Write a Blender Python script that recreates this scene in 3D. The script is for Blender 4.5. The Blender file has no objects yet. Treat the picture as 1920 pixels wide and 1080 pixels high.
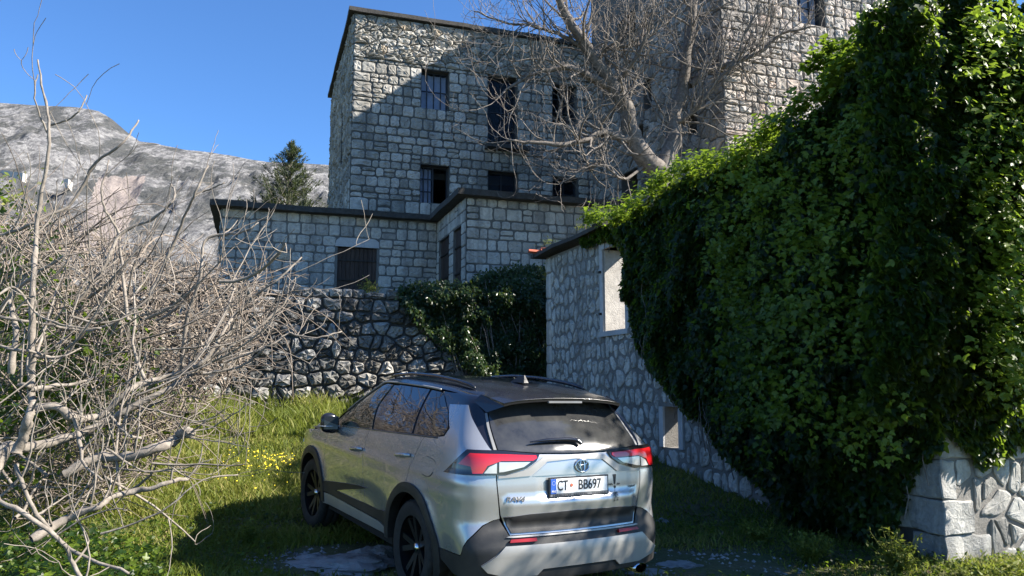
import bpy, bmesh, math, random
import numpy as np
from mathutils import Vector, Matrix, noise
from mathutils.geometry import delaunay_2d_cdt
R = math.radians
rng = np.random.default_rng(7)
random.seed(7)
C = bpy.context.scene.collection
sc = bpy.context.scene

# ------------------------------------------------------------------ camera
FPX, PITCH, HC = 1423.0, R(7.2), 1.6
cam_d = bpy.data.cameras.new('camera')
cam = bpy.data.objects.new('camera', cam_d); C.objects.link(cam)
cam_d.sensor_width = 36; cam_d.lens = 36 * FPX / 1920
cam_d.clip_start = .05; cam_d.clip_end = 6000
cam.location = (0, 0, HC); cam.rotation_euler = (R(90) + PITCH, 0, 0)
sc.camera = cam

# ------------------------------------------------------------------ light
TH = R(18.5)
D = np.array([math.cos(TH), math.sin(TH)])          # along the facades, to the right and away
U = np.array([-math.sin(TH), math.cos(TH)])         # away from us, into the buildings
K_SUN, SLOPE = .44, .845
sv = np.array([D[0] - K_SUN * U[0], D[1] - K_SUN * U[1], SLOPE]); sv /= np.linalg.norm(sv)
SUN_EL = math.asin(sv[2]); SUN_AZ = math.atan2(sv[0], sv[1])   # azimuth clockwise from +Y
w = bpy.data.worlds.new('World'); sc.world = w; w.use_nodes = True
nt = w.node_tree; nt.nodes.clear()
sky = nt.nodes.new('ShaderNodeTexSky'); sky.sky_type = 'NISHITA'; sky.sun_disc = False
sky.sun_elevation = SUN_EL; sky.sun_rotation = SUN_AZ
sky.altitude = 300; sky.air_density = 1.0; sky.dust_density = .05; sky.ozone_density = 3.0
bg = nt.nodes.new('ShaderNodeBackground'); bg.inputs[1].default_value = .062
ow = nt.nodes.new('ShaderNodeOutputWorld')
tint = nt.nodes.new('ShaderNodeMix'); tint.data_type = 'RGBA'; tint.blend_type = 'MULTIPLY'; tint.inputs[0].default_value = 1; tint.inputs[7].default_value = (.61, .92, 1.26, 1)   # the phone's saturated blue sky
nt.links.new(sky.outputs[0], tint.inputs[6]); nt.links.new(tint.outputs[2], bg.inputs[0]); nt.links.new(bg.outputs[0], ow.inputs[0])
sd = bpy.data.lights.new('sun', 'SUN'); sd.energy = 5.0; sd.angle = R(.55); sd.color = (1, .93, .82)
so = bpy.data.objects.new('sun', sd); C.objects.link(so)
so.rotation_euler = Vector(sv).to_track_quat('Z', 'Y').to_euler()
so.location = (20, -5, 30)
sc.view_settings.view_transform = 'Standard'; sc.view_settings.look = 'None'
sc.view_settings.gamma = 1; sc.view_settings.exposure = 1.62
sc.view_settings.use_curve_mapping = False
sc.render.engine = 'CYCLES'
sc.cycles.max_bounces = 6; sc.cycles.transparent_max_bounces = 8

# ------------------------------------------------------------------ helpers
def at(px, py, Y):
    """a point seen in direction (px, py) at distance Y in front of the camera"""
    x = (px - 960) / FPX; v = -(py - 540) / FPX
    d = np.array([x, math.cos(PITCH) - v * math.sin(PITCH), math.sin(PITCH) + v * math.cos(PITCH)])
    return d * (Y / d[1]) + np.array([0, 0, HC])

def on_face(P, d, px, py):
    """(s, z) where the ray through (px, py) meets the vertical plane through P along d"""
    x = (px - 960) / FPX; v = -(py - 540) / FPX
    r = np.array([x, math.cos(PITCH) - v * math.sin(PITCH), math.sin(PITCH) + v * math.cos(PITCH)])
    A = np.array([[d[0], -r[0]], [d[1], -r[1]]])
    s, t = np.linalg.solve(A, -np.array(P[:2]))
    return s, HC + t * r[2]

_GY = np.array([-60, 4, 6.2, 7.6, 9, 11.3, 16, 18, 60, 400])
_GZ = np.array([-.5, -.14, -.09, -.03, .04, .33, 1.02, 1.2, 3.0, 8.0])
def ground_z(x, y):
    x = np.asarray(x, float); y = np.asarray(y, float)
    z = np.interp(y, _GY, _GZ)
    z = z + .02 * np.sin(x * 1.7 + y * .9) + .015 * np.sin(x * 3.1 - y * 2.3)
    z = z + np.clip((-x - 4.2) / 3, 0, 1) ** 2 * .5
    return z

def tag(o, label=None, cat=None, group=None, kind=None):
    if label: o['label'] = label
    if cat: o['category'] = cat
    if group: o['group'] = group
    if kind: o['kind'] = kind
    return o

def thing(name, label, cat, loc=(0, 0, 0), rz=0, group=None):
    o = bpy.data.objects.new(name, None); C.objects.link(o)
    o.location = loc; o.rotation_euler = (0, 0, rz); o.empty_display_size = .3
    return tag(o, label, cat, group)

def mesh_data(name, V, F, mat=None, smooth=False, tone=None):
    me = bpy.data.meshes.new(name)
    V = np.asarray(V, np.float32).reshape(-1, 3)
    if isinstance(F, np.ndarray) and F.ndim == 2:
        n, k = F.shape
        me.vertices.add(len(V)); me.vertices.foreach_set('co', V.ravel())
        me.loops.add(n * k); me.loops.foreach_set('vertex_index', F.astype(np.int32).ravel())
        me.polygons.add(n); me.polygons.foreach_set('loop_start', np.arange(0, n * k, k, dtype=np.int32))
        me.update(calc_edges=True)
    else:
        me.from_pydata([tuple(map(float, v)) for v in V], [], [tuple(int(i) for i in f) for f in F]); me.update()
    if smooth: me.polygons.foreach_set('use_smooth', np.ones(len(me.polygons), bool))
    if tone is not None:
        a = me.attributes.new('tone', 'FLOAT', 'POINT')
        a.data.foreach_set('value', np.broadcast_to(np.asarray(tone, np.float32), (len(V),)).copy())
    if mat: me.materials.append(mat)
    return me

def obj(name, V, F, mat=None, parent=None, smooth=False, tone=None, loc=None, kind=None, label=None):
    o = bpy.data.objects.new(name, mesh_data(name, V, F, mat, smooth, tone)); C.objects.link(o)
    if parent is not None: o.parent = parent
    if loc is not None: o.location = tuple(float(c) for c in loc)
    if kind: o['kind'] = kind
    if label: o['label'] = label
    return o

class MB:
    """collects shapes into one mesh"""
    def __init__(s): s.V = []; s.F = []
    def add(s, V, F):
        b = len(s.V); s.V += [tuple(v) for v in V]; s.F += [tuple(i + b for i in f) for f in F]; return s
    def box(s, x0, x1, y0, y1, z0, z1):
        return s.add([(x0,y0,z0),(x1,y0,z0),(x1,y1,z0),(x0,y1,z0),(x0,y0,z1),(x1,y0,z1),(x1,y1,z1),(x0,y1,z1)],
                     [(0,3,2,1),(4,5,6,7),(0,1,5,4),(1,2,6,5),(2,3,7,6),(3,0,4,7)])
    def tube(s, pts, r, n=8, cap=True):
        V, F = tube_np(np.array(pts, float), r, n); b = len(V)
        F = [tuple(f) for f in F]
        if cap: F += [tuple(range(n))[::-1], tuple(range(b - n, b))]
        return s.add(V, F)
    def lathe(s, prof, n=32, axis='x', org=(0,0,0)):
        V = []; F = []
        for i in range(n):
            a = 2 * math.pi * i / n
            for (r, h) in prof:
                c, q = r * math.cos(a), r * math.sin(a)
                p = {'x': (h, c, q), 'z': (c, q, h), 'y': (c, h, -q)}[axis]
                V.append((p[0] + org[0], p[1] + org[1], p[2] + org[2]))
        m = len(prof)
        for i in range(n):
            j = (i + 1) % n
            for k in range(m - 1): F.append((i*m+k, j*m+k, j*m+k+1, i*m+k+1))
        return s.add(V, F)
    def build(s, name, mat, parent=None, smooth=False, **k):
        return obj(name, s.V, s.F, mat, parent, smooth, **k)

def tube_np(P, r, n=5):
    P = np.asarray(P, float); m = len(P)
    r = np.broadcast_to(np.asarray(r, float), (m,))
    T = np.gradient(P, axis=0); T /= np.linalg.norm(T, axis=1, keepdims=True) + 1e-9
    ref = np.array([.31, .11, .94]) if abs(T[:, 2]).mean() < .85 else np.array([.9, .35, .1])
    A = np.cross(T, ref); A /= np.linalg.norm(A, axis=1, keepdims=True) + 1e-9
    B = np.cross(T, A)
    a = np.arange(n) * 2 * np.pi / n
    V = P[:, None] + r[:, None, None] * (A[:, None] * np.cos(a)[None, :, None] + B[:, None] * np.sin(a)[None, :, None])
    i = np.arange(m - 1)[:, None] * n; j = np.arange(n)[None]; k = (j + 1) % n
    F = np.stack([i + j, i + k, i + n + k, i + n + j], -1).reshape(-1, 4)
    return V.reshape(-1, 3), F

class TB:
    """many tubes in one mesh, numpy"""
    def __init__(s): s.V = []; s.F = []; s.T = []; s.n = 0
    def add(s, P, r, n=4, tone=.5):
        V, F = tube_np(P, r, n); s.V.append(V); s.F.append(F + s.n); s.n += len(V); s.T.append(np.full(len(V), tone))
    def build(s, name, mat, parent=None, **k):
        return obj(name, np.concatenate(s.V), np.concatenate(s.F), mat, parent, True, np.concatenate(s.T), **k)

# ------------------------------------------------------------------ materials
class NT:
    def __init__(s, name):
        s.m = bpy.data.materials.new(name); s.m.use_nodes = True; s.t = s.m.node_tree; s.t.nodes.clear()
        s.out = s.n('ShaderNodeOutputMaterial')
    def n(s, t, **k):
        q = s.t.nodes.new(t)
        for a, b in k.items(): setattr(q, a, b)
        return q
    def l(s, a, b): s.t.links.new(a, b)
    def set(s, sock, v):
        if hasattr(v, 'links'): s.l(v, sock)
        else: sock.default_value = v
    def pos(s): return s.n('ShaderNodeNewGeometry').outputs['Position']
    def noise(s, scale, detail=4, rough=.55, vec=None, dist=0, out='Fac'):
        q = s.n('ShaderNodeTexNoise'); q.inputs['Scale'].default_value = scale; q.inputs['Detail'].default_value = detail
        q.inputs['Roughness'].default_value = rough; q.inputs['Distortion'].default_value = dist
        s.l(vec if vec is not None else s.pos(), q.inputs['Vector']); return q.outputs[out]
    def ramp(s, fac, stops, interp='LINEAR'):
        q = s.n('ShaderNodeValToRGB'); q.color_ramp.interpolation = interp; e = q.color_ramp.elements
        while len(e) < len(stops): e.new(.5)
        for i, (p, c) in enumerate(stops):
            e[i].position = p; e[i].color = (*c, 1) if len(c) == 3 else c
        s.set(q.inputs[0], fac); return q.outputs[0]
    def mix(s, f, a, b, mode='MIX'):
        q = s.n('ShaderNodeMix', data_type='RGBA', blend_type=mode); s.set(q.inputs[0], f)
        for k, v in ((6, a), (7, b)):
            if isinstance(v, (tuple, list)): v = (*v, 1) if len(v) == 3 else v
            s.set(q.inputs[k], v)
        return q.outputs[2]
    def math(s, op, a, b=0.):
        q = s.n('ShaderNodeMath', operation=op); s.set(q.inputs[0], a); s.set(q.inputs[1], b); return q.outputs[0]
    def attr(s, name='tone'): return s.n('ShaderNodeAttribute', attribute_name=name).outputs['Fac']
    def bump(s, h, strength=.5, dist=.02):
        q = s.n('ShaderNodeBump'); q.inputs['Strength'].default_value = strength; q.inputs['Distance'].default_value = dist
        s.l(h, q.inputs['Height']); return q.outputs[0]
    def bsdf(s, color, rough=.8, metal=0, normal=None, **k):
        q = s.n('ShaderNodeBsdfPrincipled')
        if isinstance(color, (tuple, list)): color = (*color, 1)
        s.set(q.inputs['Base Color'], color); s.set(q.inputs['Roughness'], rough); s.set(q.inputs['Metallic'], metal)
        if normal is not None: s.l(normal, q.inputs['Normal'])
        for a, b in k.items(): s.set(q.inputs[a.replace('_', ' ')], b)
        return q.outputs[0]
    def done(s, sh): s.l(sh, s.out.inputs[0]); return s.m

def plain(name, col, rough=.6, metal=0, var=.12, sc_=8, **k):
    t = NT(name); f = t.noise(sc_, 4)
    c = t.ramp(f, [(.3, tuple(x * (1 - var) for x in col)), (.7, tuple(min(1, x * (1 + var)) for x in col))])
    return t.done(t.bsdf(c, rough, metal, **k))

def stone_mat(name, dark, mid, light, warm, stain=.3, bump=.6, bscale=14, white=0.):
    t = NT(name); a = t.attr()
    base = t.ramp(a, [(0, dark), (.35, mid), (.8, light), (1, warm)])
    n1 = t.noise(3.2, 6, .62); n2 = t.noise(bscale, 8, .62, dist=.6); n3 = t.noise(.55, 4, .6)
    v = t.ramp(n2, [(.25, (.72,) * 3), (.55, (1,) * 3), (.8, (1.18,) * 3)])
    c = t.mix(1., base, v, 'MULTIPLY')
    s = t.ramp(n1, [(.30, (stain,) * 3), (.48, (1,) * 3)])
    c = t.mix(.75, c, t.mix(1., c, s, 'MULTIPLY'))
    if white: c = t.mix(t.math('MULTIPLY', t.ramp(t.noise(5.5, 8, .7), [(.55, (0,)*3), (.66, (1,)*3)]), white), c, (.62, .61, .58))
    g = t.ramp(n3, [(.35, (.80, .82, .84)), (.65, (1.08, 1.04, 1.0))])
    c = t.mix(1., c, g, 'MULTIPLY')
    mp = t.n('ShaderNodeMapping'); mp.inputs['Scale'].default_value = (3.2, 3.2, .16); t.l(t.pos(), mp.inputs[0])
    c = t.mix(1., c, t.ramp(t.noise(1., 5, .6, mp.outputs[0]), [(.36, (.70, .70, .71)), (.5, (1, 1, 1))]), 'MULTIPLY')
    h = t.math('ADD', t.math('MULTIPLY', n2, .6), t.math('MULTIPLY', t.noise(bscale * 5, 5, .7), .25))
    return t.done(t.bsdf(c, .92, 0, t.bump(h, bump, .035), Specular_IOR_Level=.25))

M = {}
M['stone_a'] = stone_mat('pale dressed limestone', (.25,.24,.215), (.39,.375,.335), (.56,.53,.48), (.50,.42,.32), stain=.6)
M['stone_b'] = stone_mat('annex limestone', (.29,.275,.25), (.41,.39,.355), (.54,.52,.475), (.54,.45,.35), stain=.65, bump=.45)
M['stone_r'] = stone_mat('weathered rubble', (.10,.098,.09), (.22,.215,.20), (.42,.41,.385), (.55,.51,.46), stain=.26, bump=.9, bscale=9, white=.55)
M['stone_s'] = stone_mat('shed stone', (.36,.35,.32), (.48,.465,.43), (.60,.585,.54), (.54,.50,.44), stain=.7, bump=.6)
M['stone_t'] = stone_mat('tower limestone', (.24,.215,.19), (.36,.325,.29), (.52,.475,.43), (.52,.41,.34), stain=.6)
M['stone_q'] = stone_mat('quoin limestone', (.34,.33,.31), (.43,.42,.39), (.54,.53,.50), (.50,.42,.35), stain=.5, bump=1.0, bscale=18)
def mortar(name, col, v=.25):
    t = NT(name); n = t.noise(9, 8, .65); n2 = t.noise(1.1, 4)
    c = t.ramp(n, [(.25, tuple(x * (1 - v) for x in col)), (.75, tuple(x * (1 + v) for x in col))])
    c = t.mix(1., c, t.ramp(n2, [(.3, (.75,)*3), (.7, (1.1,)*3)]), 'MULTIPLY')
    return t.done(t.bsdf(c, .95, 0, t.bump(t.noise(40, 6, .7), .7, .02)))
M['mortar_a'] = mortar('grey mortar', (.11,.107,.10))
M['mortar_b'] = mortar('annex mortar', (.15,.145,.135))
M['mortar_r'] = mortar('dark earth joints', (.07,.067,.062))
M['mortar_s'] = mortar('shed mortar', (.19,.18,.165))
M['mortar_t'] = mortar('tower mortar', (.13,.118,.105))
M['concrete'] = mortar('dark stained concrete', (.055,.052,.048), .4)
M['plaster'] = mortar('lime plaster', (.48,.45,.41), .28)
M['cut_stone'] = mortar('smooth cut stone', (.46,.455,.45), .12)
def wood_mat(name, a, b):
    t = NT(name); mp = t.n('ShaderNodeMapping'); mp.inputs['Scale'].default_value = (14, 14, 1.2); t.l(t.pos(), mp.inputs[0])
    n = t.noise(2.2, 7, .65, mp.outputs[0])
    c = t.mix(1., t.ramp(n, [(.3, a), (.7, b)]), t.ramp(t.attr(), [(0, (.6,)*3), (1, (1.25,)*3)]), 'MULTIPLY')
    return t.done(t.bsdf(c, .85, 0, t.bump(n, .5, .01)))
M['wood'] = wood_mat('old brown planks', (.022,.014,.011), (.085,.055,.042))
M['frame'] = plain('dark painted timber', (.018,.02,.026), .6)
M['iron'] = plain('rusty iron', (.03,.024,.02), .7, .3)
M['void'] = plain('dark room', (.02,.018,.016), .9)
M['curtain'] = plain('pale curtain', (.75,.77,.82), .8)
M['tile'] = plain('red roof tile', (.42,.11,.06), .8, var=.3, sc_=12)
t = NT('window glass'); pt = t.n('ShaderNodeBsdfTransparent'); pt.inputs[0].default_value = (.8, .85, .95, 1)
pm = t.n('ShaderNodeMixShader'); pm.inputs[0].default_value = .3; t.l(pt.outputs[0], pm.inputs[1]); t.l(t.bsdf((.012,.018,.03), .12, 0, Specular_IOR_Level=.4), pm.inputs[2]); M['pane'] = t.done(pm.outputs[0])

def leaf_mat(name, c0, c1, c2, trans=.35, rough=.38, spec=.3, tcol=(.30,.42,.04)):
    t = NT(name); a = t.attr()
    c = t.ramp(a, [(0, c0), (.55, c1), (1, c2)])
    c = t.mix(1., c, t.ramp(t.noise(35, 3), [(.3, (.8,)*3), (.7, (1.15,)*3)]), 'MULTIPLY')
    b = t.bsdf(c, rough, 0, Specular_IOR_Level=spec)
    tr = t.n('ShaderNodeBsdfTranslucent'); t.l(t.mix(.65, c, tcol), tr.inputs[0])
    mx = t.n('ShaderNodeMixShader'); mx.inputs[0].default_value = trans; t.l(b, mx.inputs[1]); t.l(tr.outputs[0], mx.inputs[2])
    return t.done(mx.outputs[0])
M['ivy'] = leaf_mat('ivy leaves', (.006,.018,.005), (.016,.042,.009), (.14,.20,.022), trans=.42, rough=.42, spec=.32, tcol=(.34,.50,.04))
M['hedge'] = leaf_mat('shrub leaves', (.010,.022,.008), (.022,.045,.014), (.07,.09,.04), trans=.2, rough=.3)
M['grass'] = leaf_mat('grass blades', (.07,.10,.016), (.15,.185,.030), (.30,.27,.09), trans=.4, rough=.6, tcol=(.30,.36,.05))
M['needle'] = leaf_mat('needles', (.02,.03,.016), (.045,.06,.028), (.10,.10,.055), trans=.1, rough=.7)
M['dryleaf'] = leaf_mat('dry stems', (.12,.09,.065), (.22,.175,.14), (.36,.31,.26), trans=.15, rough=.8, tcol=(.3,.25,.2))
M['flower'] = plain('yellow petals', (.80,.62,.02), .6)
def bark(name, a, b, c_):
    t = NT(name); n = t.noise(16, 7, .65); n2 = t.noise(2.3, 4)
    c = t.ramp(n, [(.25, a), (.5, b), (.75, c_)])
    c = t.mix(1., c, t.ramp(t.attr(), [(0, (.65,.62,.6)), (1, (1.25,1.2,1.15))]), 'MULTIPLY')
    c = t.mix(1., c, t.ramp(n2, [(.3, (.8,)*3), (.7, (1.1,)*3)]), 'MULTIPLY')
    return t.done(t.bsdf(c, .88, 0, t.bump(n, .7, .012)))
M['bark_fig'] = bark('pale grey bark', (.10,.09,.078), (.19,.172,.15), (.30,.28,.25))
M['bark_thicket'] = bark('pinkish brown twigs', (.12,.10,.082), (.22,.188,.158), (.33,.295,.255))
M['bark_tree'] = bark('dark grey bark', (.07,.06,.052), (.16,.142,.125), (.29,.265,.24))
# ------------------------------------------------------------------ terrain
gx = np.unique(np.concatenate([np.linspace(-600, -16, 14), np.linspace(-16, 14, 121), np.linspace(14, 600, 14)]))
gy = np.unique(np.concatenate([np.linspace(-60, 2, 10), np.linspace(2, 20, 91), np.linspace(20, 400, 20)]))
X, Y = np.meshgrid(gx, gy); Z = ground_z(X, Y)
near = (np.abs(X) < 16) & (Y > 2) & (Y < 20)
fb = np.array([noise.fractal(Vector((x * .9, y * .9, 3.3)), 1, 2.1, 4) for x, y in zip(X.ravel(), Y.ravel())]).reshape(X.shape)
Z = Z + np.where(near, fb * .035, 0)
nx, ny = len(gx), len(gy)
i = np.arange(ny - 1)[:, None] * nx + np.arange(nx - 1)[None]
F = np.stack([i, i + 1, i + nx + 1, i + nx], -1).reshape(-1, 4)
t = NT('grassy soil')
n1 = t.noise(1.3, 5); n2 = t.noise(22, 6, .7)
c = t.ramp(n1, [(.35, (.055, .075, .02)), (.55, (.085, .085, .035)), (.7, (.12, .10, .065))])
c = t.mix(1., c, t.ramp(n2, [(.3, (.6,)*3), (.7, (1.3,)*3)]), 'MULTIPLY')
M['soil'] = t.done(t.bsdf(c, .95, 0, t.bump(n2, .8, .03)))
obj('ground', np.stack([X, Y, Z], -1).reshape(-1, 3), F, M['soil'], smooth=True, kind='structure')

# mountain: rows of ridge pixels turned into heights at its distance
RY = 1500.
ridge = [(-900, 150), (-500, 185), (-200, 172), (0, 192), (60, 196), (150, 201), (185, 208), (212, 226), (240, 250), (262, 266), (300, 272), (350, 282), (430, 291), (500, 302), (608, 307), (760, 330), (1000, 380), (1500, 470), (2600, 600), (3600, 640)]
rx = np.array([at(p[0], p[1], RY)[0] for p in ridge]); rz = np.array([at(p[0], p[1], RY)[2] for p in ridge])
mx = np.concatenate([np.linspace(-2000, -1150, 30, endpoint=False), np.linspace(-1150, -300, 300, endpoint=False), np.linspace(-300, 2400, 60)])
tt = np.linspace(0, 1, 130)
Xm, Tm = np.meshgrid(mx, tt)
fm = np.array([[noise.fractal(Vector((x * .004 + 7, tv * 4.2, 1.7)), .9, 2.05, 7) for x in mx] for tv in tt])
fr = np.array([[noise.ridged_multi_fractal(Vector((x * .011, tv * 11, 4.2)), .8, 2.1, 5, 1, 2) for x in mx] for tv in tt])
Hr = np.interp(Xm, rx, rz)
Ym = 420 + (RY - 420) * Tm
# each column keeps its bearing so that the ridge stands where it is seen
Xw = Xm * (Ym / RY) * .35 + Xm * .65
Zm = 6 + (Hr - 6) * (Tm ** 1.25)
env = np.clip(Tm * 6, 0, 1) * np.clip((1 - Tm) * 8, .06, 1)
Zm = Zm + fm * 20 * env + (fr - 1.3) * 15 * env
Zm[-1] += fm[-1] * 2
nx, ny = len(mx), len(tt)
i = np.arange(ny - 1)[:, None] * nx + np.arange(nx - 1)[None]
F = np.stack([i, i + 1, i + nx + 1, i + nx], -1).reshape(-1, 4)
V = np.stack([Xw, Ym, Zm], -1).reshape(-1, 3)
back = V[-nx:].copy(); back[:, 1] += 500; back[:, 2] *= .5
V = np.concatenate([V, back]); b0 = (ny - 1) * nx
F = np.concatenate([F, np.stack([b0 + np.arange(nx - 1), b0 + np.arange(1, nx), b0 + nx + np.arange(1, nx), b0 + nx + np.arange(nx - 1)], -1)])
t = NT('limestone mountain')
p = t.pos()
mp = t.n('ShaderNodeMapping'); mp.inputs['Scale'].default_value = (1, .4, 1.0); t.l(p, mp.inputs[0])
a1 = t.noise(.017, 10, .74, mp.outputs[0], .15); a2 = t.noise(.085, 9, .78, mp.outputs[0], .1); a3 = t.noise(.0045, 5, .6)
rock = t.ramp(a2, [(.38, (.085,.08,.072)), (.5, (.21,.20,.19)), (.6, (.39,.375,.355))])
veg = t.ramp(a2, [(.38, (.022,.024,.015)), (.62, (.09,.082,.062))])
mk = t.ramp(a1, [(.47, (0,)*3), (.53, (1,)*3)])
c = t.mix(mk, rock, veg)
sep = t.n('ShaderNodeSeparateXYZ'); t.l(p, sep.inputs[0])
lowm = t.ramp(t.math('ADD', t.math('MULTIPLY', sep.outputs[2], .004), t.math('MULTIPLY', a3, .9)), [(.72, (1,)*3), (1.12, (0,)*3)])
c = t.mix(t.math('MULTIPLY', lowm, .85), c, t.mix(.16, veg, rock))
c = t.mix(t.ramp(t.math('ADD', t.attr(), t.math('MULTIPLY', t.math('SUBTRACT', a2, .5), 2.2)), [(.45, (0,)*3), (.62, (1,)*3)]), c, t.ramp(a1, [(.35, (.26,.205,.175)), (.65, (.44,.36,.31))]))
M['mountain'] = t.done(t.bsdf(t.mix(.10, c, (.42,.47,.58)), .95, 0, t.bump(t.math('ADD', a2, a1), 1.0, 17)))  # a little blue air haze is mixed into the surface colour
# a bare pink cut in the slope
tone_m = np.zeros(len(V))
d0 = V[:, 1] * math.cos(PITCH) + (V[:, 2] - HC) * math.sin(PITCH); u0 = 960 + FPX * V[:, 0] / d0; v0 = 540 - FPX * (-V[:, 1] * math.sin(PITCH) + (V[:, 2] - HC) * math.cos(PITCH)) / d0
ins = (np.abs((u0 - 205) + (v0 - 400) * .35) < 44) & (v0 > 330) & (v0 < 470); tone_m[ins] = 1
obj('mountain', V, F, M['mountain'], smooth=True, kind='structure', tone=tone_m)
# pale road walls built into the slope
mv = V.copy(); dd_ = mv[:, 1] * math.cos(PITCH) + (mv[:, 2] - HC) * math.sin(PITCH)
mpx = 960 + FPX * mv[:, 0] / dd_; mpy = 540 - FPX * (-mv[:, 1] * math.sin(PITCH) + (mv[:, 2] - HC) * math.cos(PITCH)) / dd_
def slope_depth(px, py): k = np.argsort(np.hypot(mpx - px, mpy - py))[:12]; return float(mv[k, 1].min()) - 4
def slabwall(pts, label):
    a, b = at(*pts[0], slope_depth(*pts[0])), at(*pts[1], slope_depth(*pts[1])); Yd = a[1]; b[1] = a[1] - 8
    m = MB(); L = b - a; h = .012 * Yd; nrm = np.array([-L[1], L[0], 0]) / np.hypot(L[0], L[1]) * 8
    q = [a, b, b + nrm, a + nrm]; V = [tuple(x - a) for x in q] + [tuple(x - a - np.array([0, 0, h])) for x in q]
    m.add(V, [(0,1,2,3), (7,6,5,4), (4,5,1,0), (5,6,2,1), (6,7,3,2), (7,4,0,3)])
    o = m.build('road_wall', M['plaster'], loc=a); tag(o, label, 'wall')
slabwall([(-4, 318), (56, 330)], 'long pale road wall high on the mountainside at the far left')
slabwall([(128, 343), (149, 349)], 'short pale road wall on the mountainside right of the long one')

# ------------------------------------------------------------------ stone walls
def clip(poly, a, b, c):
    out = []
    for i in range(len(poly)):
        p, q = poly[i], poly[(i + 1) % len(poly)]
        dp, dq = a * p[0] + b * p[1] - c, a * q[0] + b * q[1] - c
        if dp <= 0: out.append(p)
        if dp * dq < 0:
            f = dp / (dp - dq); out.append((p[0] + f * (q[0] - p[0]), p[1] + f * (q[1] - p[1])))
    return out

def round_poly(poly, rad, rg, jit):
    """rounded outline of a stone from a convex polygon"""
    out = []; n = len(poly)
    for i in range(n):
        p = np.array(poly[i]); a = np.array(poly[i - 1]) - p; b = np.array(poly[(i + 1) % n]) - p
        la, lb = np.linalg.norm(a), np.linalg.norm(b)
        if la < 1e-4 or lb < 1e-4: continue
        ra, rb = min(rad, la * .42) * rg.uniform(.6, 1.2), min(rad, lb * .42) * rg.uniform(.6, 1.2)
        out.append(p + a / la * ra); out.append(p + (a / la * ra + b / lb * rb) * .28); out.append(p + b / lb * rb)
        if lb > .22: out.append(p + b * .5 + rg.normal(0, jit, 2))
    return np.array(out) + rg.normal(0, jit * .4, (len(out), 2))

def stone_geo(poly, o0, depth, rg, rough, frame):
    """frame(s, z, out) -> local xyz. returns verts, faces: a rounded, uneven face with sides"""
    n = len(poly); c = poly.mean(0)
    def ring(k, o, nz): return [(c[0] + (p[0] - c[0]) * k, c[1] + (p[1] - c[1]) * k, o + rg.normal(0, nz)) for p in poly]
    rs = ring(1, o0 - .03, 0) + ring(.985, o0 + depth * .55, rough * .25) + ring(.86, o0 + depth * .95, rough) + ring(.45, o0 + depth * 1.08, rough * 1.3)
    rs.append((c[0] + rg.normal(0, .01), c[1], o0 + depth * 1.1 + rg.normal(0, rough)))
    F = []
    for r_ in range(3):
        for i in range(n):
            j = (i + 1) % n; F.append((r_ * n + i, r_ * n + j, (r_ + 1) * n + j, (r_ + 1) * n + i))
    for i in range(n): F.append((3 * n + i, 3 * n + (i + 1) % n, 4 * n))
    return [frame(*v) for v in rs], F

def courses(s0, s1, z0, z1, ops, rg, h, w, breaks=(), wj=.35, edge=None):
    """coursed stones as quads, kept out of the openings (sa, sb, za, zb)"""
    zb = sorted({z0, z1, *[b for b in breaks if z0 + .08 < b < z1 - .08]}); rows = [z0]
    for a, b in zip(zb, zb[1:]):
        n = max(1, round((b - a) / h)); k = rg.uniform(.72, 1.3, n); k = np.cumsum(k / k.sum()) * (b - a) + a; rows += list(k)
    out = []
    for a, b in zip(rows, rows[1:]):
        segs = [(s0, s1)]
        for (oa, ob, za, zb_) in ops:
            if min(b, zb_) - max(a, za) > .04:
                ns = []
                for p, q in segs:
                    if ob <= p or oa >= q: ns.append((p, q)); continue
                    if oa - p > .05: ns.append((p, oa))
                    if q - ob > .05: ns.append((ob, q))
                segs = ns
        for p, q in segs:
            n = max(1, round((q - p) / w)); k = rg.uniform(1 - wj, 1 + wj, n); k[0] *= (1.75 if (p == s0 and len(out) % 2) else 1.); k = np.cumsum(k / k.sum()) * (q - p) + p
            xs = [p] + list(k)
            for xa, xb in zip(xs, xs[1:]):
                if rg.random() < .16 and b - a > .26 and xb - xa > .2:
                    m = a + (b - a) * rg.uniform(.4, .6); out.append([(xa, a), (xb, a), (xb, m), (xa, m)]); out.append([(xa, m), (xb, m), (xb, b), (xa, b)])
                else: out.append([(xa, a), (xb, a), (xb, b), (xa, b)])
    return out

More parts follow.
